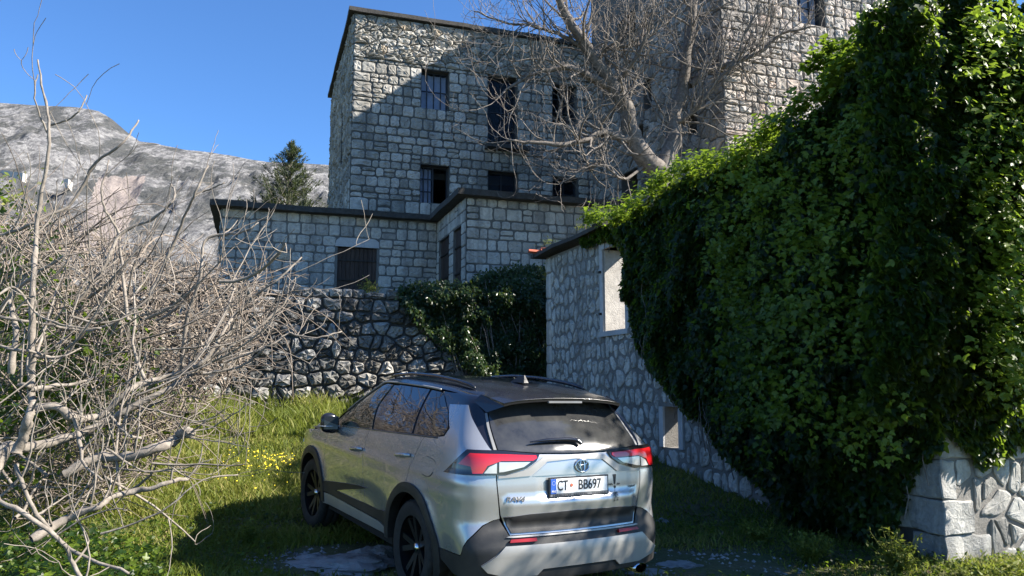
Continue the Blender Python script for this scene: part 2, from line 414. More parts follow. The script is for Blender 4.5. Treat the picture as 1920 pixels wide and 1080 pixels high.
def rubble(s0, s1, z0, z1, ops, rg, h, w, jit=.3):
    """irregular polygonal stones: cells round jittered course points"""
    pts = []; z = z0 + h / 2; r_ = 0
    while z < z1:
        s = s0 + (w * .5 if r_ % 2 else 0) + rg.uniform(0, w * .3)
        while s < s1:
            pts.append((s + rg.normal(0, w * jit * .6), z + rg.normal(0, h * jit * .55))); s += w * rg.uniform(.65, 1.4)
        z += h; r_ += 1
    pts = [p for p in pts if not any(o[0] - .02 < p[0] < o[1] + .02 and o[2] - .02 < p[1] < o[3] + .02 for o in ops)]
    P = np.array(pts) / [w, h]; out = []
    for i, p in enumerate(pts):
        poly = [(s0, z0), (s1, z0), (s1, z1), (s0, z1)]
        poly = [(max(s0, min(s1, x)), y) for x, y in [(p[0] - w * 1.3, max(z0, p[1] - h * 1.2)), (p[0] + w * 1.3, max(z0, p[1] - h * 1.2)), (p[0] + w * 1.3, min(z1, p[1] + h * 1.2)), (p[0] - w * 1.3, min(z1, p[1] + h * 1.2))]]
        d = ((P - P[i]) ** 2).sum(1); 
        for j in np.argsort(d)[1:18]:
            q = pts[j]; A, B = (q[0] - p[0]) / w ** 2, (q[1] - p[1]) / h ** 2
            c_ = A * (p[0] + q[0]) / 2 + B * (p[1] + q[1]) / 2; poly = clip(poly, A, B, c_)
            if len(poly) < 3: break
        for (oa, ob, za, zb) in ops:
            if len(poly) < 3: break
            xs = [v[0] for v in poly]; ys = [v[1] for v in poly]
            if max(xs) > oa and min(xs) < ob and max(ys) > za and min(ys) < zb:
                if p[0] < oa: poly = clip(poly, 1, 0, oa)
                elif p[0] > ob: poly = clip(poly, -1, 0, -ob)
                elif p[1] < za: poly = clip(poly, 0, 1, za)
                else: poly = clip(poly, 0, -1, -zb)
        if len(poly) >= 3:
            a = np.array(poly); ext = a.max(0) - a.min(0)
            if ext.min() > .05: out.append(poly)
    return out

def shrink(poly, g):
    a = np.array(poly); n = len(a); out = [tuple(p) for p in poly]
    for i in range(n):
        p, q = a[i], a[(i + 1) % n]; e = q - p; L = np.linalg.norm(e)
        if L < 1e-5: continue
        nr = np.array([e[1], -e[0]]) / L; out = clip(out, nr[0], nr[1], nr @ p - g)
        if len(out) < 3: return None
    return out

class Stones:
    """collects the stones of one building; the 300 that show largest become parts, the rest one joined part"""
    def __init__(s, root, mat, name='stone'): s.root = root; s.mat = mat; s.items = []; s.name = name; s.Mi = root_matrix(root)
    def face(s, polys, frame, rg, gap=.012, rad=.05, depth=.03, rough=.006, jit=.007, tone=(.1, .9), weight=1.):
        for p in polys:
            q = shrink(p, gap * rg.uniform(.7, 1.5))
            if q is None: continue
            a = np.array(q)
            if (a.max(0) - a.min(0)).min() < .035: continue
            rp = round_poly(q, rad, rg, jit)
            if len(rp) < 4: continue
            V, F = stone_geo(rp, 0, depth * rg.uniform(.6, 1.35), rg, rough, frame)
            V = np.array(V); c = V.mean(0); wc = s.Mi @ Vector(c); ar = float(np.prod(a.max(0) - a.min(0)))
            dist = math.hypot(wc[0], wc[1]); s.items.append((ar / dist ** 2 * weight, V, F, float(np.clip(rg.uniform(*tone) + (rg.random() < .05) * .3, 0, 1))))
    def finish(s, limit=300):
        s.items.sort(key=lambda q: -q[0])
        for (_, V, F, tn) in s.items[:limit]:
            c = V.mean(0); obj(s.name, V - c, F, s.mat, s.root, False, tn, loc=c)
        rest = s.items[limit:]
        if rest:
            VV = []; FF = []; TT = []; b = 0
            for (_, V, F, tn) in rest:
                VV.append(V); FF += [tuple(i + b for i in f) for f in F]; TT += [tn] * len(V); b += len(V)
            obj('stonework', np.concatenate(VV), FF, s.mat, s.root, False, np.array(TT), kind='stuff')

def root_matrix(o):
    return Matrix.Translation(o.location) @ Matrix.Rotation(o.rotation_euler[2], 4, 'Z')

def wall_slab(mb, s0, s1, z0, z1, ops, frame, thick=.45):
    """front and back sheets with reveals round the openings"""
    xs = sorted({s0, s1, *[v for o in ops for v in o[:2]]}); zs = sorted({z0, z1, *[v for o in ops for v in o[2:]]})
    xs = [x for x in xs if s0 <= x <= s1]; zs = [z for z in zs if z0 <= z <= z1]
    for xa, xb in zip(xs, xs[1:]):
        for za, zb in zip(zs, zs[1:]):
            m = ((xa + xb) / 2, (za + zb) / 2)
            if any(o[0] < m[0] < o[1] and o[2] < m[1] < o[3] for o in ops): continue
            for o_, fl in ((0, 0), (-thick, 1)):
                q = [frame(xa, za, o_), frame(xb, za, o_), frame(xb, zb, o_), frame(xa, zb, o_)]
                mb.add(q, [(3, 2, 1, 0) if fl else (0, 1, 2, 3)])
    for (a, b, c, d) in ops + [(s0, s1, z0, z1)]:
        a, b, c, d = max(a, s0), min(b, s1), max(c, z0), min(d, z1)
        q = [frame(*p, 0) for p in ((a, c), (b, c), (b, d), (a, d))] + [frame(*p, -thick) for p in ((a, c), (b, c), (b, d), (a, d))]
        mb.add(q, [(0, 1, 5, 4), (1, 2, 6, 5), (2, 3, 7, 6), (3, 0, 4, 7)])

def framed_window(root, frame, o, bars=(2, 2), recess=.22, mat='frame', name='window', curtain=False, open_right=0):
    """window part: timber frame and bars; pane is a sub-part"""
    a, b, c, d = o; b2 = b - (b - a) * open_right; m = MB(); tk = .045
    def bx(x0, x1, z0, z1, o0, o1):
        q = [frame(x, z, oo) for oo in (o0, o1) for (x, z) in ((x0, z0), (x1, z0), (x1, z1), (x0, z1))]
        m.add(q, [(0,1,2,3), (7,6,5,4), (0,4,5,1), (1,5,6,2), (2,6,7,3), (3,7,4,0)])
    bx(a, a + tk, c, d, -recess - .05, -recess); bx(b - tk, b, c, d, -recess - .05, -recess)
    bx(a + tk, b - tk, c, c + tk, -recess - .05, -recess); bx(a + tk, b - tk, d - tk, d, -recess - .05, -recess)
    for i in range(1, bars[0]): x = a + (b2 - a) * i / bars[0]; bx(x - .016, x + .016, c + tk, d - tk, -recess - .045, -recess + .002)
    for i in range(1, bars[1]): z = c + (d - c) * i / bars[1]; bx(a + tk, b2, z - .014, z + .014, -recess - .044, -recess + .004)
    if open_right: bx(b2 - .02, b2 + .02, c + tk, d - tk, -recess - .045, -recess + .003)
    w_ = m.build(name, M[mat], root)
    q = [frame(x, z, -recess - .03) for x, z in ((a + tk, c + tk), (b2, c + tk), (b2, d - tk), (a + tk, d - tk))]
    obj('pane', q, [(0, 1, 2, 3)], M['pane'], w_)
    if curtain:
        n = 14; V = []; F = []
        for i in range(n + 1):
            x = a + .06 + (b2 - a - .1) * i / n; oo = -recess - .12 + .025 * math.sin(i * 1.9)
            V += [frame(x, c + .06, oo), frame(x, d - .06, oo)]
        for i in range(n): F.append((2 * i, 2 * i + 2, 2 * i + 3, 2 * i + 1))
        obj('curtain', V, F, M['curtain'], w_, True)
    return w_

def slab_box(mb, pts, z0, z1):
    n = len(pts); mb.add([(x, y, z0) for x, y in pts] + [(x, y, z1) for x, y in pts], [tuple(range(n))[::-1], tuple(range(n, 2 * n))] + [(i, (i + 1) % n, n + (i + 1) % n, n + i) for i in range(n)])

TERR = 3.55
# --- terrace ground behind the retaining wall
RW0 = np.array([-5.17, 16.0]) - D * 3.2
q = [RW0 + U * .4 - D * 2, RW0 + U * .4 + D * 22, RW0 + D * 22 + U * 40, RW0 - D * 2 + U * 40]
m = MB(); slab_box(m, [tuple(p) for p in q], .5, TERR); m.build('terrace_ground', M['soil'], kind='structure')

def roughen(o, amp=.014):
    """chips and sags along a cast slab"""
    bm = bmesh.new(); bm.from_mesh(o.data); bmesh.ops.triangulate(bm, faces=bm.faces[:])
    for _ in range(4):
        e = [e for e in bm.edges if e.calc_length() > .5]
        if e: bmesh.ops.subdivide_edges(bm, edges=e, cuts=1)
    bmesh.ops.triangulate(bm, faces=bm.faces[:])
    for v in bm.verts: q = v.co * 1.9; v.co += Vector((noise.noise(q), noise.noise(q + Vector((9, 0, 0))), noise.noise(q + Vector((0, 9, 0))))) * amp * 2
    bm.to_mesh(o.data); bm.free()
# --- main stone house
MP = np.array([-5.26, 24.0]) * .917
root = thing('stone_house', 'tall flat-roofed house of pale dressed stone with dark windows, above the low annex', 'building', (MP[0], MP[1], 0), TH)
fr_front = lambda s, z, o: (s, -o, z)
fr_left = lambda s, z, o: (-o, 7.25 - s, z)     # s runs from the back corner to the front corner
def ops_px(P, d, L):
    out = []
    for (x0, y0, x1, y1) in L:
        xm = (x0 + x1) / 2; a = on_face(P, d, x0, (y0 + y1) / 2)[0]; b = on_face(P, d, x1, (y0 + y1) / 2)[0]
        out.append((a, b, on_face(P, d, xm, y1)[1], on_face(P, d, xm, y0)[1]))
    return out
mo = ops_px(MP, D, [(790, 132, 842, 205), (915, 143, 970, 275), (1036, 160, 1081, 232), (788, 310, 842, 381), (915, 322, 971, 381), (1037, 333, 1084, 392)])
HT = on_face(MP, D, 653, 22)[1]
LEN = 8.03
rg = np.random.default_rng(11)
m = MB(); wall_slab(m, 0, LEN, TERR, HT, mo, fr_front)
lo = [(4.3, 5.1, 8.8, 10.5), (6.0, 6.5, 5.2, 6.7)]
wall_slab(m, 0, 7.25 - .45, TERR, HT, lo, fr_left)
m.box(0, LEN, 6.8, 7.25, TERR, HT); m.box(LEN - .45, LEN, .45, 6.8, TERR, HT)
m.build('wall', M['mortar_a'], root)
m = MB(); m.box(.5, LEN - .5, .5, 6.8, 8.0, 8.2); m.box(.5, LEN - .5, 3.4, 3.5, TERR, HT - .1); m.build('inner_floor', M['void'], root)
br = sorted({round(v, 3) for o in mo for v in o[2:]})
brk = []
for v in br:
    if not brk or v - brk[-1] > .16: brk.append(v)
st = Stones(root, M['stone_a'])
HR = HT - 1.4
st.face(courses(0, LEN, 5.3, HR, mo, rg, .29, .355, brk), fr_front, rg, gap=.0155, rad=.07, depth=.035, rough=.007, jit=.010, tone=(.12, .85), weight=3)
st.face(rubble(0, LEN, HR, HT - .02, mo, rg, .22, .33, .5), fr_front, rg, gap=.010, rad=.04, depth=.05, rough=.018, jit=.016, tone=(.05, .75), weight=3)
st.face(courses(0, 7.25, 5.3, HT - .02, lo, rg, .33, .42), fr_left, rg, gap=.012, rad=.05, depth=.045, rough=.014, jit=.012, tone=(.0, .4), weight=.1)
st.finish()
m = MB(); m.box(-.16, LEN + .0, -.16, 7.4, HT, HT + .13); roughen(m.build('roof_slab', M['concrete'], root))
framed_window(root, fr_front, mo[0], (4, 2), curtain=True)
framed_window(root, fr_front, mo[1], (2, 4)); framed_window(root, fr_front, mo[2], (2, 3))
framed_window(root, fr_front, mo[3], (3, 3), open_right=.52, curtain=True); framed_window(root, fr_front, mo[4], (2, 1)); framed_window(root, fr_front, mo[5], (2, 2))
a, b, c_, d_ = mo[1]
m = MB(); m.box(a - .12, b + .3, -.42, .02, c_ - .16, c_ - .03); m.build('balcony_slab', M['concrete'], root)

# --- low annex: left wing, set back, and right wing in front
AK = 1.041; AP = np.array([-7.31, 18.7]) * AK
def loc_of(px, py, P, d): return on_face(P, d, px, py)
root = thing('stone_annex', 'low stone annex with dark overhanging roof slab and planked shutters above the retaining wall', 'building', (AP[0], AP[1], 0), TH)
inv = lambda p: (float((p - AP) @ D), float((p - AP) @ U))
AL = inv(np.array([-2.05, 20.46]) * AK)[0]            # length of the left wing
ADEP = inv(np.array([-1.09, 17.58]) * AK)[1]          # right wing front, negative = towards us
fA = lambda s, z, o: (s, -o, z)
fS = lambda s, z, o: (AL - o, -s, z)             # side wall of the right wing, s from the inner corner outwards
fB = lambda s, z, o: (AL + s, ADEP - o, z)
AT = on_face(AP, D, 600, 402)[1]
P2 = AP + D * AL + U * ADEP
oA = ops_px(AP, D, [(632, 464, 706, 545)])
PS = AP + D * AL
oS = ops_px(PS, -U, [(823, 447, 842, 545), (850, 428, 865, 540)])
m = MB()
wall_slab(m, 0, AL, TERR, AT, oA, fA, .4)
wall_slab(m, 0, -ADEP, TERR, AT, oS, fS, .35)
wall_slab(m, 0, 5.4, TERR, AT, [], fB, .35)
m.box(0, .35, .4, 5.0, TERR, AT)
m.build('wall', M['mortar_b'], root)
st = Stones(root, M['stone_b']); rg = np.random.default_rng(5)
kA = (oA[0][0] - .05, oA[0][1] + .05, oA[0][2], oA[0][3] + .27)
st.face(courses(0, AL, 3.9, AT - .01, [kA], rg, .275, .33, (oA[0][3] + .27,)), fA, rg, gap=.015, rad=.055, depth=.024, rough=.005, jit=.008, tone=(.2, .9))
st.face(courses(0, -ADEP, 3.9, AT - .01, oS, rg, .30, .32), fS, rg, gap=.011, rad=.04, depth=.018, rough=.003, jit=.006, tone=(.3, .8))
st.face(courses(.0, 5.4, 3.8, AT - .01, [], rg, .265, .32), fB, rg, gap=.015, rad=.055, depth=.024, rough=.005, jit=.008, tone=(.2, .9), weight=.9)
fE = lambda s, z, o: (-o, 5.0 - s, z)
st.face(courses(0, 5.0, 3.9, AT - .01, [], rg, .30, .34), fE, rg, gap=.011, rad=.05, depth=.03, rough=.006, jit=.008, tone=(.1, .6), weight=.3)
st.finish(299)
a, b, c_, d_ = oA[0]
m = MB(); q = [(a - .07, d_ + .005), (b + .06, d_ + .005), (b + .05, d_ + .17), (b - .06, d_ + .25), (a + .05, d_ + .25), (a - .04, d_ + .17)]
V = [fA(x, z, .028) for x, z in q] + [fA(x, z, -.1) for x, z in q]
m.add(V, [tuple(range(6)), tuple(range(6, 12))[::-1]] + [(i, i + 6, (i + 1) % 6 + 6, (i + 1) % 6) for i in range(6)])
m.build('lintel', M['cut_stone'], root)
for (o, fr, nm, np_) in ((oA[0], fA, 'shutter', 9), (oS[0], fS, 'shutter', 4), (oS[1], fS, 'shutter', 4)):
    a, b, c_, d_ = o; m = MB()
    for z in ((c_ * .3 + d_ * .7), (c_ * .75 + d_ * .25)):
        q = [fr(x, zz, oo) for oo in (-.06, -.035) for (x, zz) in ((a - .06, z - .022), (b + .06, z - .022), (b + .06, z + .022), (a - .06, z + .022))]
        m.add(q, [(3,2,1,0), (4,5,6,7), (0,1,5,4), (1,2,6,5), (2,3,7,6), (3,0,4,7)])
    sh = m.build(nm, M['iron'], root)
    for k in range(np_):
        x0 = a + (b - a) * k / np_ + .005; x1 = a + (b - a) * (k + 1) / np_ - .005; o0 = -.095 + rg.uniform(-.006, .006)
        zt = d_ - .01 - rg.uniform(0, .02)
        q = [fr(x, z, oo) for oo in (o0 - .03, o0 + .025) for (x, z) in ((x0, c_), (x1, c_), (x1, zt), (x0, zt))]
        obj('plank', q, [(3,2,1,0), (4,5,6,7), (0,1,5,4), (1,2,6,5), (2,3,7,6), (3,0,4,7)], M['wood'], sh, tone=rg.uniform(.1, .9))
m = MB()
ov = .28
slab_box(m, [(-ov, -ov), (AL - ov, -ov), (AL - ov, ADEP - ov), (AL + 5.6, ADEP - ov), (AL + 5.6, 5.6), (-ov, 5.6)], AT, AT + .15)
roughen(m.build('roof_slab', M['concrete'], root))

# --- square tower on the right
TP = np.array([5.51, 19.0]) * .917
root = thing('stone_tower', 'high square stone tower rising out of frame behind the bare tree', 'building', (TP[0], TP[1], 0), TH)
TZ = 15.9; TLn = 7.43
fT = lambda s, z, o: (s, -o, z)
fL = lambda s, z, o: (-o, TLn - s, z)
far = TP + U * TLn
def ops_side(L):
    out = []
    for (x0, y0, x1, y1) in L:
        xm = (x0 + x1) / 2; a = on_face(far, -U, x0, (y0 + y1) / 2)[0]; b = on_face(far, -U, x1, (y0 + y1) / 2)[0]
        out.append((a, b, on_face(far, -U, xm, y1)[1], on_face(far, -U, xm, y0)[1]))
    return out
tL = ops_side([(1157, 30, 1192, 76), (1207, 150, 1222, 205), (1186, 238, 1207, 272), (1291, 214, 1308, 250), (1166, 322, 1196, 372)])
tF = ops_px(TP, D, [(1494, -30, 1545, 46), (1655, -60, 1690, 18)])
m = MB(); wall_slab(m, 0, 7.5, TERR, TZ, tF, fT, .5); wall_slab(m, 0, TLn - .5, TERR, TZ, tL, fL, .5)
m.box(7.0, 7.5, .5, TLn, TERR, TZ); m.box(.5, 7.0, TLn - .5, TLn, TERR, TZ)
m.build('wall', M['mortar_t'], root)
m = MB(); m.box(.5, 7.0, .5, TLn - .5, TZ - .3, TZ - .1); m.box(3, 3.1, .5, TLn - .5, TERR, TZ - .4); m.build('inner_floor', M['void'], root)
rg = np.random.default_rng(21); st = Stones(root, M['stone_t'])
st.face(courses(0, 7.5, 6.8, 12.0, tF, rg, .25, .30, [o[2] for o in tF]), fT, rg, gap=.012, rad=.05, depth=.035, rough=.009, jit=.01, tone=(.2, .95), weight=4)
st.face(rubble(0, TLn, 5.5, 12.6, tL, rg, .28, .33, .5), fL, rg, gap=.012, rad=.05, depth=.035, rough=.010, jit=.012, tone=(.0, .6))
st.face(courses(0, 7.5, 12.0, TZ - .01, tF, rg, .45, .5), fT, rg, gap=.014, rad=.05, depth=.03, rough=.008, tone=(.2, .9), weight=.01)
st.finish()
m = MB(); m.box(-.15, 7.6, -.15, TLn, TZ, TZ + .15); m.build('roof_slab', M['concrete'], root)
framed_window(root, fT, tF[0], (3, 2), curtain=True); framed_window(root, fT, tF[1], (2, 3))
for o in (tL[1], tL[3]): framed_window(root, fL, o, (1, 2))

# --- rubble retaining wall
root = thing('retaining_wall', 'rough blackened rubble retaining wall behind the car, weeds at its foot', 'wall', (RW0[0], RW0[1], 0), TH)
RT = 3.70; RL = 12.0
m = MB(); m.box(0, RL, 0, .6, .2, RT - .12); m.build('wall', M['mortar_r'], root)
rg = np.random.default_rng(33); st = Stones(root, M['stone_r'])
st.face(rubble(.0, RL, .75, RT - .24, [], rg, .27, .34, .30), fr_front, rg, gap=.020, rad=.045, depth=.085, rough=.020, jit=.014, tone=(0., .8))
# coping stones stand up unevenly
s = 0.
while s < RL:
    w_ = rg.uniform(.2, .5); h_ = rg.uniform(.12, .26)
    st.face([[(s, RT - .24), (s + w_, RT - .24), (s + w_, RT - .24 + h_), (s, RT - .24 + h_)]], fr_front, rg, gap=.008, rad=.04, depth=.09, rough=.015, tone=(.1, .8)); s += w_
st.finish()

# --- roofless shed under the ivy
THS = R(20.0); DS = np.array([math.cos(THS), math.sin(THS)]); US = np.array([-math.sin(THS), math.cos(THS)])
SK = np.array([3.95, 7.15])                       # near corner
SLEN = 9.4
SF = SK + US * SLEN                               # far corner
root = thing('ruined_shed', 'roofless stone shed with white-jambed window, mostly smothered by ivy', 'building', (SK[0], SK[1], 0), THS)
fW = lambda s, z, o: (-o, SLEN - s, z)           # left wall seen from outside, s from the far corner to the near corner
fN = lambda s, z, o: (s, -o, z)
EV = on_face(SF, -US, 1025, 484)[1]
sW = []
for (x0, y0, x1, y1) in [(1133, 468, 1172, 622), (1247, 762, 1268, 838)]:
    a = on_face(SF, -US, x0, (y0 + y1) / 2)[0]; b = on_face(SF, -US, x1, (y0 + y1) / 2)[0]; xm = x0
    sW.append((a, b + (.04 if x0 < 1200 else .1), on_face(SF, -US, xm, y1)[1], on_face(SF, -US, xm, y0)[1]))
m = MB(); wall_slab(m, 0, SLEN, -.6, EV, sW, fW, .5)
wall_slab(m, .0, 5.0, -.6, 4.45, [], lambda s, z, o: (s + .0, -o + .003, z), .5)
m.build('wall', M['mortar_s'], root)
m = MB(); m.box(.5, 4.6, SLEN - .45, SLEN - .003, -.3, EV - .3); m.box(4.6, 5.0, 4.5, SLEN, -.3, 1.6); m.build('inner_wall', M['plaster'], root)
rg = np.random.default_rng(44); st = Stones(root, M['stone_s']); Zc = lambda y: on_face(SK, DS, 1775, y)[1]
kW = [(sW[0][0] - .13, sW[0][1] + .13, sW[0][2] - .02, sW[0][3] + .20), (sW[1][0] - .13, sW[1][1] + .13, sW[1][2], sW[1][3] + .02)]
st.face(rubble(.28, 7.9, -.1, EV - .02, kW, rg, .27, .205, .34), fW, rg, gap=.027, rad=.09, depth=.022, rough=.007, jit=.012, tone=(.2, .9))
st.face(courses(0, .29, -.1, EV - .02, [], rg, .42, .3), fW, rg, gap=.012, rad=.05, depth=.03, rough=.005, tone=(.4, .9))
QR = [(-.02, .56, -1, Zc(1006)), (-.02, .37, Zc(1006), Zc(938)), (-.02, .17, Zc(936), Zc(862)), (-.02, .41, Zc(860), Zc(800))]
st.face(rubble(.0, 3.4, -.3, 1.7, QR, rg, .2, .24, .5), fN, rg, gap=.016, rad=.04, depth=.020, rough=.0018, jit=.010, tone=(.0, .7))
st.finish(290)
def quoin(sl, sr, z0, z1, dl, tn, rgh=.012):
    """a corner block: sl along the left wall, sr along the near face"""
    bm = bmesh.new(); bmesh.ops.create_cube(bm, size=1)
    for v in bm.verts: v.co = Vector(((v.co.x + .5) * (sr + dl) - dl, (v.co.y + .5) * (sl + dl) - dl, (v.co.z + .5) * (z1 - z0) + z0))
    bmesh.ops.bevel(bm, geom=bm.edges[:], offset=.012, segments=1, affect='EDGES'); bmesh.ops.triangulate(bm, faces=bm.faces[:])
    bmesh.ops.subdivide_edges(bm, edges=[e for e in bm.edges if e.calc_length() > .08], cuts=4, use_grid_fill=True)
    for v in bm.verts: v.co += Vector([noise.fractal(v.co * 5 + Vector((z0 * 9 + 7 * k_, 0, 0)), .8, 2.2, 5) for k_ in range(3)]) * (.012 + rgh)
    V = np.array([v.co[:] for v in bm.verts]); F = [[q.index for q in f.verts] for f in bm.faces]; bm.free()
    c = V.mean(0); obj('quoin', V - c, F, M['stone_q'], root, False, tn, loc=c)
Zc = lambda y: on_face(SK, DS, 1775, y)[1]
quoin(.34, .54, Zc(1120), Zc(1006), .022, .55, .014); quoin(.80, .35, Zc(1003), Zc(939), .028, .7, .006)
quoin(.40, .16, Zc(936), Zc(862), .024, .8, .006); quoin(.62, .4, Zc(859), Zc(800), .018, .45, .008); quoin(.3, .5, Zc(797), Zc(735), .02, .5, .008)
def stone_bar(nm, fr, x0, x1, z0, z1, o0, o1, mat='cut_stone'):
    q = [fr(x, z, oo) for oo in (o0, o1) for (x, z) in ((x0, z0), (x1, z0), (x1, z1), (x0, z1))]
    return obj(nm, q, [(3,2,1,0), (4,5,6,7), (0,1,5,4), (1,2,6,5), (2,3,7,6), (3,0,4,7)], M[mat], root)
for k, (a, b, c_, d_) in enumerate(sW):
    j = .12
    stone_bar('jamb', fW, a - j, a - .002, c_, d_ - .003, -.35, .035); stone_bar('jamb', fW, b + .002, b + j, c_, d_ - .003, -.35, .035)
    for s_ in () if k else ((a + .001, a + .02), (b - .02, b - .001)): stone_bar('reveal', fW, s_[0], s_[1], c_ + .002, d_ - .002, -.499, -.004, 'plaster')
    if k == 0: stone_bar('lintel', fW, a - j, b + j, d_, d_ + .19, -.35, .038); stone_bar('sill', fW, a - j, b + j, c_ - .09, c_ - .003, -.35, .06)
a, b, c_, d_ = sW[0]
stone_bar('window_post', fW, b - .30, b - .25, c_ + .03, d_ - .03, -.30, -.25, 'wood')
stone_bar('hinge_pin', fW, a - .10, a - .04, d_ - .42, d_ - .38, .036, .07, 'iron'); stone_bar('hinge_pin', fW, a - .10, a - .04, c_ + .3, c_ + .34, .036, .07, 'iron')
# broken stump of the roof along the far end of the left wall
m = MB()
pr = [(0, EV + .0), (1.0, EV + .05), (2.0, EV + .03), (3.2, EV + .06)]
for (s0, h0), (s1, h1) in zip(pr, pr[1:]):
    q = [(-.28, SLEN - s0, h0), (-.28, SLEN - s1, h1), (.6, SLEN - s1, h1 + .10), (.6, SLEN - s0, h0 + .10)]
    m.add([tuple(v) for v in q] + [(x, y, z + .07) for x, y, z in q], [(0,1,2,3), (7,6,5,4), (0,4,5,1), (1,5,6,2), (2,6,7,3), (3,7,4,0)])
m.box(-.3, .6, SLEN, SLEN + .18, EV, EV + .08)
m.build('roof_slab', M['concrete'], root)
def roof_tile(s, o, z, rz, sc_):
    V = []; F = []; n = 7
    for k in range(n):
        a = math.pi * k / (n - 1)
        for y, r_ in ((-.2, .075), (.2, .06)):
            for tk in (0, -.012): V.append(((r_ + tk) * math.cos(a) * sc_, y * sc_, (r_ + tk) * math.sin(a) * sc_))
    for k in range(n - 1):
        b = 4 * k; F += [(b, b + 4, b + 6, b + 2), (b + 1, b + 3, b + 7, b + 5), (b, b + 1, b + 5, b + 4), (b + 2, b + 6, b + 7, b + 3)]
    o_ = obj('roof_tile', V, F, M['tile'], root, loc=(o, SLEN - s, z)); o_.rotation_euler = (R(6), R(8), rz)
for (s, o, z, rz, k) in ((.05, -.22, EV + .09, R(80), 1.), (.12, -.02, EV + .10, R(95), .9), (.42, -.2, EV + .11, R(30), .6)): roof_tile(s, o, z, rz, k)
# ------------------------------------------------------------------ leaves
IVY = (np.array([(0, 0, 0), (.30, .10, .03), (.50, .38, -.03), (.26, .48, .02), (.16, .80, .0), (0, 1.0, -.05), (-.16, .80, .0), (-.26, .48, .02), (-.50, .38, -.03), (-.30, .10, .03), (0, .45, -.05)]),
       np.array([(10, 0, 1), (10, 1, 2), (10, 2, 3), (10, 3, 4), (10, 4, 5), (10, 5, 6), (10, 6, 7), (10, 7, 8), (10, 8, 9), (10, 9, 0)]))
OVAL = (np.array([(0, 0, 0), (.26, .4, .04), (0, 1.0, -.06), (-.26, .4, .04), (0, .45, -.03)]), np.array([(4, 0, 1), (4, 1, 2), (4, 2, 3), (4, 3, 0)]))

def leaves(P, Nn, Tp, size, tpl=IVY, wid=1.0):
    """P positions, Nn face normals, Tp tip directions"""
    n = len(P); V0, F0 = tpl
    Nn = Nn / (np.linalg.norm(Nn, axis=1, keepdims=True) + 1e-9)
    Tp = Tp - (Tp * Nn).sum(1, keepdims=True) * Nn; Tp /= np.linalg.norm(Tp, axis=1, keepdims=True) + 1e-9
    S = np.cross(Tp, Nn)
    sz = np.asarray(size)[:, None, None]
    V = P[:, None] + sz * (S[:, None] * V0[None, :, :1] * wid + Tp[:, None] * V0[None, :, 1:2] + Nn[:, None] * V0[None, :, 2:])
    F = F0[None] + (np.arange(n) * len(V0))[:, None, None]
    return V.reshape(-1, 3), F.reshape(-1, 3)

def fnoise(P, sc_, seed=0., oct=3):
    return np.array([noise.fractal(Vector((p[0] * sc_ + seed, p[1] * sc_, p[2] * sc_)), .8, 2., oct) for p in P])

def split_leaves(root, P, Nn, Tp, size, tone, mat, nparts=300, variants=None, tpl=IVY, name='foliage', lname='leaf', vis=None):
    """the leaves that show largest become parts, the rest one joined part"""
    loc = np.array(root.location)
    score = size / (np.linalg.norm(P - [0, 0, HC], axis=1))
    if vis is not None: score = score * vis
    idx = np.argsort(-score); big = idx[:nparts]; rest = idx[nparts:]
    V, F = leaves(P[rest] - loc, Nn[rest], Tp[rest], size[rest], tpl)
    obj(name, V, F, M[mat], root, False, np.repeat(tone[rest], len(tpl[0])), kind='stuff')
    mes = [mesh_data(lname, tpl[0] * np.array([1, 1, 1 + .8 * k]), tpl[1], M[mat], False, .15 + .1 * k) for k in range(8)]
    for i in big:
        n_ = Vector(Nn[i]).normalized(); t_ = Vector(Tp[i]); t_ = (t_ - n_ * t_.dot(n_)).normalized(); s_ = t_.cross(n_)
        k = int(np.clip((tone[i] - .15) / .1, 0, 7))
        o = bpy.data.objects.new(lname, mes[k]); C.objects.link(o); o.parent = root
        mm = Matrix((s_, t_, n_)).transposed().to_4x4(); mm = Matrix.Translation(Vector(P[i] - loc)) @ mm @ Matrix.Scale(size[i], 4); o.matrix_local = mm

# ------------------------------------------------------------------ ivy over the shed
def w2(s, o, z): p = SK + US * s - DS * o; return np.stack([p[0] if np.ndim(p) == 1 else p[0], p[1]])
def ivy_mask(px, py):
    """bare outline of the lower and far edge of the ivy, in the frame of the photograph's view of the wall"""
    return None
# outline in wall coordinates (s from the near corner, z): measured through the view, on a plane .35 m proud of the wall
PO = SK - DS * .30
def wl(px, py): s, z = on_face(PO, US, px, py); return (s, z)
edge = [wl(*p) for p in [(1122, 440), (1150, 470), (1156, 520), (1163, 560), (1166, 610), (1178, 660), (1215, 712), (1250, 760), (1285, 790), (1318, 835), (1365, 880), (1400, 905), (1425, 960), (1440, 1000), (1500, 1040), (1560, 1050), (1640, 1010), (1668, 930), (1680, 880), (1712, 850), (1765, 822)]]
ez = np.array(edge)
def bottom_at(s):
    """lowest ivy height at distance s along the left wall"""
    o = np.argsort(ez[:, 0]); return np.interp(s, ez[o, 0], ez[o, 1])
def top_at(s): return 4.20 + .27 * np.clip((8 - s) / 8, 0, 1) + .45 * np.clip((.7 - s) / .7, 0, 1) + .10 * np.sin(s * 2.1)
n1 = 72000
r_ = np.random.default_rng(101)
